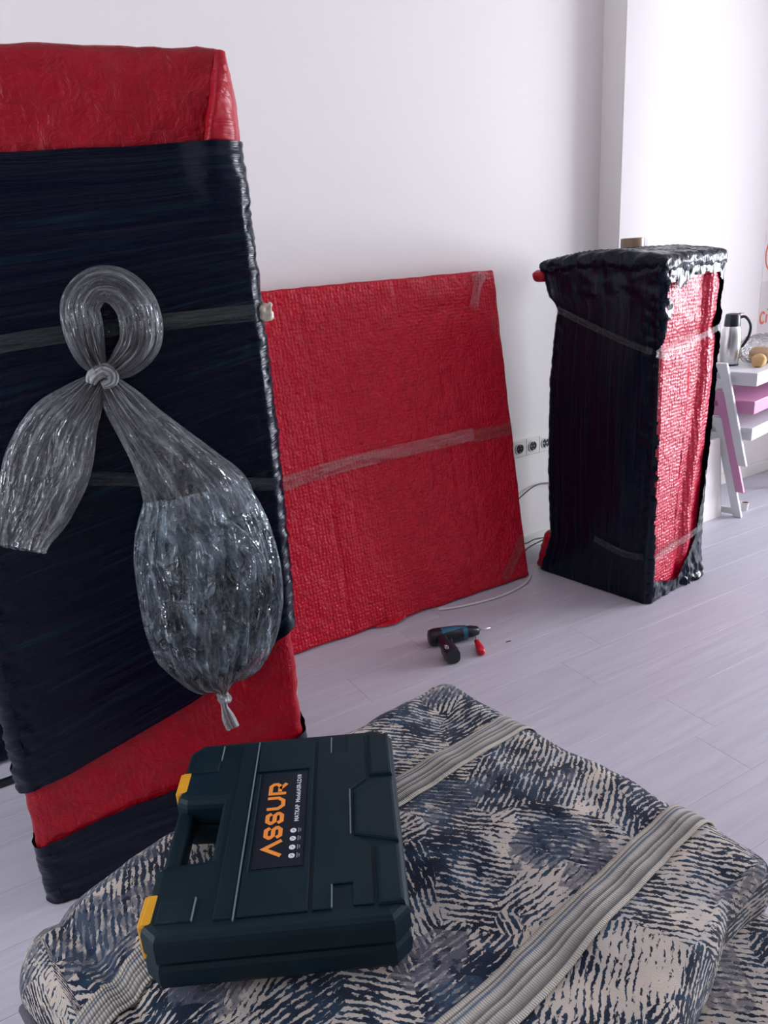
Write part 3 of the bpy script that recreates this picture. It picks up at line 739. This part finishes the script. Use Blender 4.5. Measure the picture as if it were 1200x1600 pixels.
# strips of clear tape: left face (x = -RW/2) and front
xl = -RW / 2 - 0.022
def lf(s, z, o=0.0): return (xl - o, -s, z)      # s: + toward front on left face
ribbon('tape_strip', [lf(-0.185, 1.205, -.004), lf(-0.04, 1.155, .006), lf(0.12, 1.10, .006), lf(0.262, 1.055, -0.006)], 0.026, TAPE, cube, (-1, 0, 0))
ribbon('tape_strip', [lf(0.035, 0.245, .004), lf(0.12, 0.225, .004), lf(0.20, 0.212), lf(0.27, 0.216, -0.008)], 0.03, TAPE, cube, (-1, 0, 0), wob=0.003)
yfr = -RD / 2 - 0.014
ribbon('tape_strip', [(-0.232, yfr - .002, 1.050), (-0.12, yfr - .004, 1.062), (0.04, yfr - .004, 1.08), (0.19, yfr - 0.006, 1.104)], 0.026, TAPEW, cube, wob=0.003)
ribbon('tape_strip', [(-0.205, yfr - .004, 0.212), (-0.05, yfr - .006, 0.225), (0.05, yfr - .010, 0.238), (0.158, yfr - 0.016, 0.262)], 0.032, TAPE, cube, wob=0.003)
blob('tape_wad', (-RW / 2 - 0.006, -RD / 2 - 0.006, 1.052), (0.014, 0.010, 0.018), TAPEW, cube, 0.7, 90)
# roll of tape left on top
roll = empty('tape_roll', (2.60, 2.36, 1.412), 0.3)
tag(roll, 'brown tape roll left on top of the upright black box', 'tape roll')
def ring(name, ro, ri, z0, z1, m, parent):
    V = []; F = []; s = 40
    for r, z in ((ro, z0), (ro, z1), (ri, z1), (ri, z0)):
        for k in range(s): V.append((r * math.cos(2 * math.pi * k / s), r * math.sin(2 * math.pi * k / s), z))
    for i in range(4):
        for k in range(s): F.append((i * s + k, i * s + (k + 1) % s, ((i + 1) % 4) * s + (k + 1) % s, ((i + 1) % 4) * s + k))
    return smooth_by_angle(mobj(name, V, F, m, parent), 40)
ring('core', 0.041, 0.038, 0.0, 0.05, CARD, roll); ring('tape', 0.048, 0.0415, 0.001, 0.049, plain('brown_tape', (0.34, 0.23, 0.16), 0.3), roll)
patch('loose_end', [[(0.047, 0.0, 0.049), (0.051, -0.022, 0.046), (0.056, -0.04, 0.042)], [(0.047, 0.0, 0.002), (0.05, -0.022, 0.004), (0.055, -0.04, 0.008)]], TAPEW, roll)

# ------------------------------------------------------------------ sockets and cables
for i in range(3):
    s = empty('wall_socket', (2.355 + 0.082 * i, Y1, 0.530))
    lab = ['white wall socket nearest the leaning red panel', 'middle white wall socket of three beside the red panel', 'white wall socket half hidden by the upright black box'][i]
    tag(s, lab, 'socket', 'wall sockets in a row')
    boxobj('plate', (0, -0.006, 0), (0.081, 0.012, 0.083), WPLAST, s, 0.003)
    V = []; F = []
    o = ring('rim', 0.026, 0.0225, 0, 0.003, WPLAST, s); o.rotation_euler = (math.pi / 2, 0, 0); o.location = (0, -0.012, 0)
    if i < 2 or True:
        o = lathe('recess', [(0.0222, 0), (0.0222, 0.0012)], BLACK, s, 28); o.rotation_euler = (math.pi / 2, 0, 0); o.location = (0, -0.0115, 0)
        for sx in (-1, 1):
            boxobj('earth_clip', (0, -0.0145, 0.018 * sx), (0.008, 0.004, 0.010), STEEL, s, 0.001)
            o = lathe('pin_hole_rim', [(0.0042, 0), (0.0042, 0.0008)], STEEL, s, 12); o.rotation_euler = (math.pi / 2, 0, 0); o.location = (0.0095 * sx, -0.0125, 0)
c = tube('floor_cable', spline([(1.648, 2.492, 0.006), (1.70, 2.468, 0.006), (1.80, 2.443, 0.006), (1.92, 2.430, 0.006), (2.03, 2.442, 0.006), (2.12, 2.47, 0.006), (2.195, 2.53, 0.006), (2.22, 2.62, 0.006)], 8), 0.0055, CORD_W)
tag(c, 'white cable lying on the floor along the foot of the red panel', 'cable')
c = tube('wall_cable', spline([(2.25, 2.785, 0.20), (2.32, 2.785, 0.262), (2.375, 2.785, 0.295), (2.44, 2.785, 0.322), (2.50, 2.785, 0.327), (2.60, 2.785, 0.31)], 8), 0.0035, CORD_G)
tag(c, 'grey cable sagging across the wall below the sockets', 'cable')
c = tube('loose_cable', spline([(2.26, 2.72, 0.09), (2.33, 2.72, 0.066), (2.40, 2.73, 0.068), (2.48, 2.74, 0.05), (2.36, 2.735, 0.03), (2.30, 2.71, 0.004)], 8), 0.0035, CORD_G)
tag(c, 'thin cable curled above the baseboard behind the panel corner', 'cable')

# ------------------------------------------------------------------ stools, thermos, bread, cup, board, papers
sa = math.radians(13)
def make_stool(k, z0, m, label):
    st = empty('stacking_stool', (3.543, 2.391, z0), sa); tag(st, label, 'stool', 'stacked children stools')
    HS = 0.53; SL = 0.62; DN_ = 0.30   # local x: along bench, local y: + to the rear
    for x, sx in ((0.0, 1), (SL, -1)):
        for f, (yb, yt_) in ((0, (0.0, 0.145)), (1, (DN_ + 0.06, 0.20))):
            bm = bmesh.new()
            w = 0.045; d = 0.022
            vs = [bm.verts.new(c) for c in ((x, yb, 0), (x + d, yb, 0), (x + d, yb + w, 0), (x, yb + w, 0), (x, yt_, HS), (x + d, yt_, HS), (x + d, yt_ + w * 1.1, HS), (x, yt_ + w * 1.1, HS))]
            for q in ((0, 1, 2, 3), (4, 5, 6, 7), (0, 1, 5, 4), (1, 2, 6, 5), (2, 3, 7, 6), (3, 0, 4, 7)): bm.faces.new([vs[i] for i in q])
            bmesh.ops.recalc_face_normals(bm, faces=bm.faces)
            bmesh.ops.bevel(bm, geom=list(bm.edges), offset=0.003, segments=1, affect='EDGES')
            bobj('leg', bm, m, st)
        boxobj('rail', (x + 0.011, 0.225, HS - 0.028), (0.020, 0.10, 0.05), m, st, 0.003)
        boxobj('rail', (x + 0.011, 0.225, HS - 0.105), (0.020, 0.14, 0.05), m, st, 0.003)
    boxobj('seat', (0.025 + (SL - 0.05) / 2 + 0.012, 0.135, HS - 0.080), (SL - 0.05, 0.27, 0.068), m, st, 0.004)
    if k == 0: boxobj('foot_rail', (0.011, 0.19, 0.03), (0.018, 0.33, 0.035), m, st, 0.003)
    return st
make_stool(0, 0.0, WHITE, 'white stool at the bottom of the stool stack')
make_stool(1, 0.140, PINK, 'pink stool in the middle of the stool stack')
make_stool(2, 0.285, WHITE, 'white stool on top of the stack under the thermos')
SEAT_Z = 0.285 + 0.53 - 0.080 + 0.034 + 0.001
th = empty('thermos_jug', (3.715, 2.665, SEAT_Z)); tag(th, 'steel thermos jug with black lid and handle on white stool', 'thermos')
lathe('body', [(0.040, 0.0), (0.046, 0.006), (0.050, 0.05), (0.053, 0.10), (0.052, 0.15), (0.046, 0.19), (0.040, 0.205)], STEEL, th)
lathe('lid', [(0.041, 0.205), (0.041, 0.215), (0.038, 0.258), (0.034, 0.268), (0.020, 0.272)], BLACK, th)
lathe('base_ring', [(0.041, -0.0005), (0.047, 0.0), (0.047, 0.008), (0.044, 0.010)], BLACK, th)
hd = Vector((0.86, -0.51, 0))
tube('handle', spline([hd * 0.036 + Vector((0, 0, 0.247)), hd * 0.068 + Vector((0, 0, 0.248)), hd * 0.098 + Vector((0, 0, 0.205)), hd * 0.094 + Vector((0, 0, 0.15)), hd * 0.066 + Vector((0, 0, 0.10)), hd * 0.054 + Vector((0, 0, 0.092))], 8), 0.0075, BLACK, th)
o = boxobj('pour_button', (hd.x * 0.040, hd.y * 0.040, 0.268), (0.030, 0.020, 0.006), REDPL, th, 0.002); 
# bread and its bag
def rv(u, v, z):  # point in stool frame
    return Vector((3.543 + math.cos(sa) * u - math.sin(sa) * v, 2.391 + math.sin(sa) * u + math.cos(sa) * v, z))
for i, (u, v, s, lab) in enumerate(((0.235, 0.075, (0.052, 0.034, 0.032), 'torn bread piece lying beside the thermos'), (0.385, 0.12, (0.065, 0.045, 0.040), 'bread loaf inside the clear bag on the stool'))):
    V, F, N = rounded_box(s[0], s[1], s[2], min(s) * 0.9, 0.008, lambda p, n: p + n * fbm(p * 30 + Vector((i, 0, 0))) * 0.006)
    p = rv(u, v, SEAT_Z + s[2]); o = mobj('bread_piece', V, F, BREAD, None); o.location = p; o.rotation_euler = (0, 0, 0.5 + i)
    tag(o, lab, 'bread', None)
p = rv(0.395, 0.125, SEAT_Z + 0.068)
V, F, N = rounded_box(0.115, 0.085, 0.064, 0.05, 0.010, lambda p, n: p + n * (fbm(p * 24) * 0.014 + ridged(p * 30) * 0.008))
o = mobj('bread_bag', V, F, BAGB, None, [(v.x * 8, v.z * 8) for v in V]); o.location = p; o.rotation_euler = (0, 0, sa)
tag(o, 'crumpled clear plastic bread bag on the white stool', 'plastic bag')
cup = empty('paint_cup', (3.672, 2.462, 0.0)); tag(cup, 'small white cup with dark red contents on floor by stools', 'cup')
lathe('body', [(0.016, 0.0), (0.020, 0.045), (0.021, 0.046), (0.0195, 0.046), (0.0185, 0.040)], WPLAST, cup, 24)
lathe('contents', [(0.0183, 0.038), (0.0183, 0.041)], BROWN, cup, 24)
brd = empty('white_board', (3.345, 2.472, 0.0)); brd.rotation_euler = (-0.10, 0, 0.05)
tag(brd, 'white board leaning upright between the black box and stools', 'board')
boxobj('sheet', (0, 0.009, 0.215), (0.31, 0.016, 0.43), BOARDW, brd, 0.002)
boxobj('edge_band', (0.156, 0.009, 0.215), (0.002, 0.0155, 0.428), CARD, brd)
# children's drawings on the alcove wall
def stroke(name, pts, w, m, parent, thick=0.0, closed=False):
    """flat marker stroke in local xy plane, mitred"""
    n = len(pts); P = [Vector((p[0], p[1])) for p in pts]; L = []; R = []
    for i in range(n):
        a = P[i - 1] if (i > 0 or closed) else None; b = P[(i + 1) % n] if (i < n - 1 or closed) else None
        d0 = (P[i] - a).normalized() if a is not None else None; d1 = (b - P[i]).normalized() if b is not None else None
        if d0 is None: d0 = d1
        if d1 is None: d1 = d0
        n0 = Vector((-d0.y, d0.x)); n1 = Vector((-d1.y, d1.x)); mt = (n0 + n1)
        mt = mt.normalized() if mt.length > 1e-6 else n0
        k = min(2.5, 1.0 / max(0.3, mt.dot(n0)))
        L.append(P[i] + mt * (w / 2 * k)); R.append(P[i] - mt * (w / 2 * k))
    V = [(v.x, v.y, 0) for v in L] + [(v.x, v.y, 0) for v in R]
    F = [(i, n + i, n + (i + 1) % n, (i + 1) % n) for i in range(n if closed else n - 1)]
    o = mobj(name, V, F, m, parent, None, False)
    if thick:
        md = o.modifiers.new('thickness', 'SOLIDIFY'); md.thickness = thick; md.offset = 0
    return o
def arcpts(cx, cy, rx, ry, a0, a1, k=14): return [(cx + rx * math.cos(math.radians(a0 + (a1 - a0) * i / k)), cy + ry * math.sin(math.radians(a0 + (a1 - a0) * i / k))) for i in range(k + 1)]
pap = empty('drawing_sheet', (4.175, 2.8285, 1.165)); pap.rotation_euler = (math.pi / 2, 0, 0)
tag(pap, 'paper sheet with orange marker letters on the wall above stools', 'paper')
boxobj('sheet', (0.17, -0.15, -0.001), (0.34, 0.30, 0.0015), PAPER, pap)
for pts, w in ((arcpts(0.036, -0.203, 0.021, 0.031, 40, 318), 0.013), ([(0.072, -0.235), (0.075, -0.185)], 0.012), ([(0.077, -0.163), (0.078, -0.156)], 0.012), (arcpts(0.115, -0.21, 0.02, 0.026, 180, 0), 0.012)):
    o = stroke('marker_stroke', pts, w, MARK, pap, 0.0004); o.location.z = 0.0012
pa2 = empty('drawing_outline', (4.215, 2.8285, 1.31)); pa2.rotation_euler = (math.pi / 2, 0, 0)
tag(pa2, 'orange oval marker outline on the wall above the lettered sheet', 'drawing')
boxobj('sheet', (0.11, 0.0, -0.001), (0.30, 0.26, 0.0015), WALL, pa2)
o = stroke('marker_stroke', arcpts(0.03, 0, 0.055, 0.085, 0, 350, 28), 0.010, MARK, pa2, 0.0004, True); o.location.z = 0.0012

# ------------------------------------------------------------------ drill and screwdriver
dr = empty('cordless_drill', (1.537, 2.232, 0.0)); dr.scale = (1.06, 1.06, 1.06); tag(dr, 'black and teal cordless drill lying on its side on the floor', 'drill')
ax = Vector((0.945, -0.327, 0)).normalized(); px_ = Vector((-ax.y, ax.x, 0))       # ax: towards the bit
hv = Vector((-0.28, -0.96, 0)).normalized()                                       # handle direction
def L3(a, b, z): return ax * a + px_ * b + Vector((0, 0, z))
def rings(name, pts, m, parent, seg=20):
    """pts: (centre Vector, half-width across, half-height z); swept along ax-like path"""
    V = []; F = []; n = len(pts)
    for i, (c, w, h_) in enumerate(pts):
        t = (pts[min(i + 1, n - 1)][0] - pts[max(i - 1, 0)][0]).normalized(); s = Vector((-t.y, t.x, 0))
        for k in range(seg):
            a = 2 * math.pi * k / seg; ca, sa_ = math.cos(a), math.sin(a)
            e = 0.72
            ca = math.copysign(abs(ca) ** e, ca); sa_ = math.copysign(abs(sa_) ** e, sa_)
            V.append(c + s * (ca * w) + Vector((0, 0, sa_ * h_)))
    for i in range(n - 1):
        for k in range(seg): F.append((i * seg + k, i * seg + (k + 1) % seg, (i + 1) * seg + (k + 1) % seg, (i + 1) * seg + k))
    F.append(tuple(range(seg))[::-1]); F.append(tuple((n - 1) * seg + k for k in range(seg)))
    return smooth_by_angle(mobj(name, V, F, m, parent), 50)
zc = 0.032
body = rings('body', [(L3(-0.093, 0, zc), 0.014, 0.014), (L3(-0.088, 0, zc), 0.026, 0.025), (L3(-0.07, 0, zc), 0.031, 0.030), (L3(-0.02, 0, zc), 0.030, 0.030), (L3(0.03, 0, zc), 0.027, 0.028), (L3(0.038, 0, zc), 0.025, 0.026)], BLACK, dr)
rings('collar', [(L3(0.038, 0, zc), 0.026, 0.026), (L3(0.055, 0, zc), 0.025, 0.025)], TEAL, dr)
rings('chuck', [(L3(0.055, 0, zc), 0.021, 0.021), (L3(0.075, 0, zc), 0.021, 0.021), (L3(0.100, 0, zc), 0.015, 0.015), (L3(0.104, 0, zc), 0.010, 0.010)], BLACK, dr)
tube('drill_bit', [L3(0.102, 0, zc), L3(0.150, 0.004, zc)], 0.003, STEEL, dr, 8)
hb = L3(-0.050, -0.010, zc)
rings('handle', [(hb, 0.024, 0.022), (hb + hv * 0.04, 0.020, 0.020), (hb + hv * 0.09, 0.021, 0.022)], BLACK, dr)
bat = rings('battery', [(hb + hv * 0.088, 0.026, 0.028), (hb + hv * 0.130, 0.028, 0.030), (hb + hv * 0.150, 0.026, 0.028)], plain('battery_plastic', (0.010, 0.014, 0.02), 0.3), dr)
rings('teal_cover', [(L3(-0.045, -0.006, zc + .010), 0.020, 0.023), (L3(0.0, -0.004, zc + .010), 0.018, 0.022), (L3(0.034, 0, zc + .008), 0.016, 0.021)], TEAL, dr)
rings('trigger', [(hb + ax * 0.022 + hv * 0.018, 0.008, 0.010), (hb + ax * 0.030 + hv * 0.034, 0.008, 0.010), (hb + ax * 0.022 + hv * 0.048, 0.006, 0.009)], BLACK, dr)
def text_mesh(name, body_, size, m, parent, extrude=0.0002, bold=0.0):
    cu = bpy.data.curves.new(name, 'FONT'); cu.body = body_; cu.size = size; cu.extrude = extrude; cu.align_x = 'LEFT'; cu.offset = bold
    cu.resolution_u = 3
    o = bpy.data.objects.new(name, cu); COL.objects.link(o)
    dg = bpy.context.evaluated_depsgraph_get(); me = bpy.data.meshes.new_from_object(o.evaluated_get(dg))
    bpy.data.objects.remove(o); bpy.data.curves.remove(cu)
    me.materials.clear(); me.materials.append(m)
    q = bpy.data.objects.new(name, me); COL.objects.link(q); q.parent = parent; return q
o = text_mesh('voltage_print', '12V', 0.020, WHITEINK, dr)
vb = hb + hv * 0.148; o.location = vb + Vector((-0.012, 0.006, 0.0312)) ; o.rotation_euler = (0, 0, 1.1)

sd = empty('screwdriver', (1.585, 2.125, 0.0)); tag(sd, 'red handled screwdriver lying against the drill chuck', 'screwdriver')
sdir = Vector((0.42, 0.90, 0)).normalized()
rings('handle', [(sdir * -0.058 + Vector((0, 0, .014)), 0.008, 0.008), (sdir * -0.052 + Vector((0, 0, .015)), 0.014, 0.014), (sdir * -0.03 + Vector((0, 0, .015)), 0.0165, 0.0145), (sdir * 0.0 + Vector((0, 0, .015)), 0.014, 0.013), (sdir * 0.022 + Vector((0, 0, .015)), 0.009, 0.009), (sdir * 0.034 + Vector((0, 0, .015)), 0.011, 0.010), (sdir * 0.038 + Vector((0, 0, .015)), 0.006, 0.006)], REDPL, sd, 12)
tube('shaft', [sdir * 0.036 + Vector((0, 0, .015)), sdir * 0.108 + Vector((0.010, 0, .008))], 0.003, STEEL, sd, 8)
fr = mobj('wood_splinter', [(1.70, 2.10, 0.001), (1.722, 2.096, 0.001), (1.724, 2.101, 0.003), (1.703, 2.105, 0.003)], [(0, 1, 2, 3), (0, 3, 2, 1)], CORD_G, None, None, False)
tag(fr, 'tiny dark crumb on the floor right of the screwdriver', 'debris')

# ------------------------------------------------------------------ red package under the carpet, folded carpet
ca_ = math.radians(10.0)
cu_ = Vector((math.cos(ca_), math.sin(ca_), 0)); cv_ = Vector((math.sin(ca_), -math.cos(ca_), 0))   # u along far edge, v toward the viewer
CN = Vector((0.86, 1.30, 0))                                              # far right corner of the stack
Cc = CN - cu_ * 0.478 + cv_ * 0.42                                         # centre
crp = empty('folded_carpet', (Cc.x, Cc.y, 0.262), ca_); tag(crp, 'folded navy and cream patterned carpet tied with woven bands', 'carpet')
HU, HV = 0.492, 0.43
TOP = 0.288            # local top height (world 0.55)
def top_h(x, y):
    h_ = 0.012 * fbm(Vector((x * 2.6, y * 2.6, 3.0)))
    # left end slopes down
    xl_ = -HU + 0.10
    if x < xl_ + 0.10: h_ -= 0.75 * max(0.0, (xl_ + 0.10 - x) - 0.02) ** 1.35
    return h_
def d_c1(p, n):
    q = p.copy()
    q.z += top_h(p.x, p.y) * (1.0 if p.z > -0.02 else 0.8)
    q += n * (0.006 * fbm(p * 7) + 0.004 * noise.noise(p * 15))
    if p.z > 0.0: q.z -= 0.014 * math.exp(-((p.x + HU - 0.075 - 0.10 * (HV - p.y)) / 0.014) ** 2) * max(0.0, min(1.0, (p.y + 0.05) / 0.2))
    # undulating folded nose along the near edge
    if p.y < 0:
        k = min(1, -p.y / HV) ** 3; e = max(0.0, min(1.0, (p.x + 0.15) / 0.5))
        q.y += k * (0.03 * noise.noise(Vector((p.x * 3.0, 1, 0))) + 0.10 * e * e)
        q.z -= 0.02 * k * e
    return q
def carpet_uv(V, N, hz, seed):
    U = []
    for v, n in zip(V, N):
        dz = hz - v.z
        U.append((v.x + (dz if n.x > .3 else -dz if n.x < -.3 else 0) + seed, v.y + (dz if n.y > .3 else -dz if n.y < -.3 else 0)))
    return U
hz1 = 0.062
V, F, N = rounded_box(HU, HV, hz1, 0.055, 0.011, d_c1)
U = carpet_uv(V, N, hz1, 0.0)
mobj('upper_fold', [v + Vector((0, 0, TOP - hz1)) for v in V], F, CARPET, crp, U)
def d_c2(p, n):
    q = p.copy(); q.z += top_h(p.x, p.y) * 0.6 * max(0.0, min(1.0, p.z / 0.05))
    q += n * (0.008 * fbm(p * 6 + Vector((4, 4, 4))))
    if p.y < 0: q.y += 0.04 * noise.noise(Vector((p.x * 3.3, 5, 0)))
    return q
hz2 = 0.086
V, F, N = rounded_box(HU - 0.004, HV + 0.07, hz2, 0.055, 0.014, d_c2)
mobj('lower_fold', [v + Vector((0, -0.07, 0.093)) for v in V], F, CARPET, crp, carpet_uv(V, N, hz2, 0.37))
# woven bands around the upper fold
def band(name, y0, y1, w):
    """woven strip laid over the upper fold: up the left end, across the top, down the right end"""
    R_ = 0.055; prof = []
    for z in (-0.20, -0.15, -0.11, -0.07, -0.03): prof.append((-HU, z, -1.0, 0.0))
    for i in range(1, 9):
        a = math.pi - math.pi / 2 * i / 8
        prof.append((-HU + R_ + R_ * math.cos(a), hz1 - R_ + R_ * math.sin(a), math.cos(a), math.sin(a)))
    for i in range(1, 70): prof.append((-HU + R_ + (2 * HU - 2 * R_) * i / 70, hz1, 0.0, 1.0))
    for i in range(0, 9):
        a = math.pi / 2 - math.pi / 2 * i / 8
        prof.append((HU - R_ + R_ * math.cos(a), hz1 - R_ + R_ * math.sin(a), math.cos(a), math.sin(a)))
    for z in (-0.03, -0.07, -0.11, -0.15, -0.20): prof.append((HU, z, 1.0, 0.0))
    V = []; U = []; F = []; L = 0
    for i, (x, z, nx, nz) in enumerate(prof):
        if i: L += math.hypot(x - prof[i - 1][0], z - prof[i - 1][1])
        yc = y0 + (y1 - y0) * (x + HU) / (2 * HU)
        for j in range(13):
            a = j / 12; n = Vector((nx, 0, nz)); p = Vector((x, yc + (0.5 - a) * w, max(z, -hz1 + 0.01)))
            q = d_c1(p, n) + n * 0.0045
            if z < -hz1 + 0.01: q.z += z - (-hz1 + 0.01)
            V.append(q + Vector((0, 0, TOP - hz1))); U.append((L, a))
    for i in range(len(prof) - 1):
        for j in range(12): F.append((i * 13 + j, (i + 1) * 13 + j, (i + 1) * 13 + j + 1, i * 13 + j + 1))
    o = mobj(name, V, F, BAND, crp, U)
    md = o.modifiers.new('thickness', 'SOLIDIFY'); md.thickness = 0.003; md.offset = 0
    return o
band('woven_band', 0.185, 0.185, 0.062)
band('woven_band', -0.205, -0.215, 0.072)
# stitched binding along the left end
bp = [(-HU - 0.006, HV - 0.06 - (2 * HV - 0.12) * i / 40, TOP - 0.070 + top_h(-HU, HV - 0.06 - (2 * HV - 0.12) * i / 40) + 0.012 * math.sin(i * 0.35)) for i in range(41)]
tube('edge_binding', bp, 0.009, BIND, crp, 8)
bm = bmesh.new()
redp = empty('wrapped_low_package', (Cc.x, Cc.y, 0), ca_); tag(redp, 'low red bubble wrapped package underneath the folded carpet', 'package')
V, F, N = rounded_box(HU - 0.002, HV + 0.03, 0.125, 0.02, 0.02, lambda p, n: p + n * fbm(p * 9) * 0.005)
mobj('red_bubble_wrap', [v + Vector((0, -0.05, 0.132)) for v in V], F, RED, redp, [(v.x + v.y, v.z) for v in V])
ribbon('tape_strip', [(-HU + 0.02, -0.2, 0.05), (-HU + 0.02, 0.0, 0.055), (-HU + 0.02, 0.2, 0.05)], 0.05, TAPE, redp, (-1, 0, 0))

# ------------------------------------------------------------------ tool case
CZ = 0.569
tc = empty('tool_case', (0.324, 0.955, CZ), math.radians(-27.5)); tag(tc, 'dark green plastic drill case with orange lettering lying on the carpet', 'tool case')
cw, cl_ = 0.178, 0.208
def outline(g):
    a, b = cw + g, cl_ + g; c = 0.022
    nx = -0.104 - g * 0.2
    return [(-a, -b + c), (-a + c, -b), (a - c, -b), (a, -b + c), (a, b - c), (a - c, b), (-a + c, b), (-a, b - c), (-a, 0.068 - g), (-a + 0.018, 0.058 - g), (nx, 0.054 - g), (nx, -0.076 + g), (-a + 0.018, -0.080 + g), (-a, -0.090 + g)]
prism('bottom_shell', outline(0.004), 0.0, 0.044, CASE, tc, 0.010, 2, True)
prism('seam', outline(-0.002), 0.040, 0.052, CASE_DK, tc)
prism('lid', outline(0.004), 0.049, 0.091, CASE, tc, 0.014, 3)
# handle bar bridging the notch
bm = bmesh.new(); bm_box(bm, (-cw + 0.009, -0.011, 0.047), (0.026, 0.168, 0.040), 0.008, None, 3)
smooth_by_angle(bobj('handle', bm, CASE, tc), 40)
ZT = 0.091
# raised panels of the lid
def plate(name, poly, h_, m, parent, bev=0.0022): return prism(name, poly, ZT - 0.002, ZT + h_, m, parent, bev, 2)
plate('lid_rib', [(-0.162, -0.148), (-0.114, -0.148), (-0.114, -0.188), (-0.162, -0.188)], 0.003, CASE, tc)
plate('lid_rib', [(-0.165, 0.188), (-0.121, 0.188), (-0.121, 0.125), (-0.165, 0.125)], 0.003, CASE, tc)
plate('lid_panel', [(-0.084, -0.190), (-0.058, -0.190), (-0.058, 0.188), (-0.084, 0.188)], 0.003, CASE, tc)
plate('lid_panel', [(-0.052, -0.190), (0.044, -0.190), (0.044, 0.188), (-0.052, 0.188), (-0.052, 0.112), (0.036, 0.112), (0.036, -0.114), (-0.045, -0.114), (-0.045, 0.106), (-0.052, 0.106)], 0.0035, CASE, tc, 0.0014)
plate('lid_panel', [(0.050, -0.190), (0.076, -0.190), (0.076, -0.148), (0.106, -0.148), (0.106, -0.188), (0.134, -0.188), (0.134, -0.080), (0.105, -0.056), (0.105, 0.046), (0.132, 0.072), (0.132, 0.188), (0.102, 0.188), (0.102, 0.145), (0.074, 0.145), (0.074, 0.188), (0.050, 0.188)], 0.0035, CASE, tc, 0.0014)
# hinge side bumps, chamfered
for y0_, y1_, x0_ in ((-0.075, 0.062, 0.110), (-0.190, -0.084, 0.140), (0.078, 0.190, 0.138)):
    prism('side_bump', [(x0_, y0_ + 0.02 if x0_ < .12 else y0_), (cw - 0.002, y0_), (cw - 0.002, y1_), (x0_, y1_ - 0.02 if x0_ < .12 else y1_)], ZT - 0.03, ZT + 0.006, CASE, tc, 0.005, 2)
# lid ridges; the light caught on their edges is painted as paler colour
RIDGE_LIT = plain('case_edge_highlight', (0.10, 0.14, 0.17), 0.45)
for x0_, y0_, x1_, y1_ in ((-0.056, -0.196, -0.056, 0.194), (-0.112, -0.190, -0.112, -0.150), (-0.119, 0.152, -0.119, 0.192), (0.0765, -0.190, 0.0765, -0.15), (0.0735, 0.146, 0.0735, 0.190), (0.1045, -0.056, 0.1045, 0.046)):
    boxobj('ridge', ((x0_ + x1_) / 2, (y0_ + y1_) / 2, ZT + 0.0035), (0.0022, abs(y1_ - y0_), 0.004), RIDGE_LIT, tc, 0.0008)
# latches
for y0_ in (0.105, -0.160):
    bm = bmesh.new(); bm_box(bm, (-cw - 0.003, y0_, 0.060), (0.012, 0.052, 0.058), 0.003)
    l = bobj('latch', bm, YELLOW, tc)
    bm = bmesh.new(); bm_box(bm, (-cw + 0.004, y0_, 0.088), (0.016, 0.050, 0.006), 0.002, Matrix.Rotation(0.0, 3, 'Y'))
    bobj('latch_lip', bm, YELLOW, l)
# label plate with print
lab = boxobj('label_plate', (-0.004, 0.0, ZT + 0.0006), (0.074, 0.212, 0.0012), CASE_DK, tc)
ZL = ZT + 0.0016
# letters: advance = +Y, up = -X ; local text plane
tx = empty('brand_lettering', (0, 0, 0)); tx.parent = tc; tx.location = (0.0, -0.086, ZL); tx.rotation_euler = (0, 0, math.pi / 2)
lw = 0.0066; LHt = 0.029; adv = 0.0
def letter(pts, closed=False):
    stroke('letter', [(x + adv, y) for x, y in pts], lw, ORANGE, tx, 0.0, closed)
h = lw / 2; T = LHt - h
letter([(0.002, 0.0), (0.0175, LHt - 0.003), (0.033, 0.0)]); adv = 0.0365
S = [(0.0245, T - 0.006), (0.0245 - .0045, T), (0.0075, T), (h, T - 0.005), (h, LHt / 2 + 0.0045), (0.0075, LHt / 2), (0.020, LHt / 2), (0.0245, LHt / 2 - 0.0045), (0.0245, h + 0.0045), (0.020, h), (0.0075, h), (h, h + 0.006)]
letter(S); adv += 0.0315; letter(S); adv += 0.0325
letter([(h, LHt), (h, h + 0.008), (h + 0.007, h), (0.0215, h), (0.0285, h + 0.008), (0.0285, LHt)]); adv += 0.0360
letter([(h, 0), (h, T), (0.0215, T), (0.0265, T - 0.005), (0.0265, 0.0155), (0.0215, 0.0105), (0.008, 0.0105)]); letter([(0.0150, 0.0105), (0.0275, 0.0)])
t1 = text_mesh('print_line', 'MATKAP  Model:ASR-LD18', 0.0098, WHITEINK, tc, 0.0, 0.0002); t1.location = (0.0235, -0.015, ZL); t1.rotation_euler = (0, 0, math.pi / 2)
for yy in (-0.086, -0.069, -0.051, -0.034):
    o = lathe('icon', [(0.0048, 0), (0.0048, 0.0003)], WHITEINK, tc, 20); o.location = (0.0165, yy, ZL - 0.0004)
    stroke('icon_mark', [(-0.0018, 0.0015), (0.0012, -0.0005), (-0.0005, 0.002), (0.0015, -0.0018)], 0.0008, CASE_DK, o).location.z = 0.0006
    for q in (0.0245, 0.0275):
        boxobj('caption_line', (q, yy, ZL - 0.0001), (0.0014, 0.0095 - (q - .0245), 0.0003), plain('grey_print', (0.28, 0.30, 0.33), 0.5), tc)
bpy.context.view_layer.update()
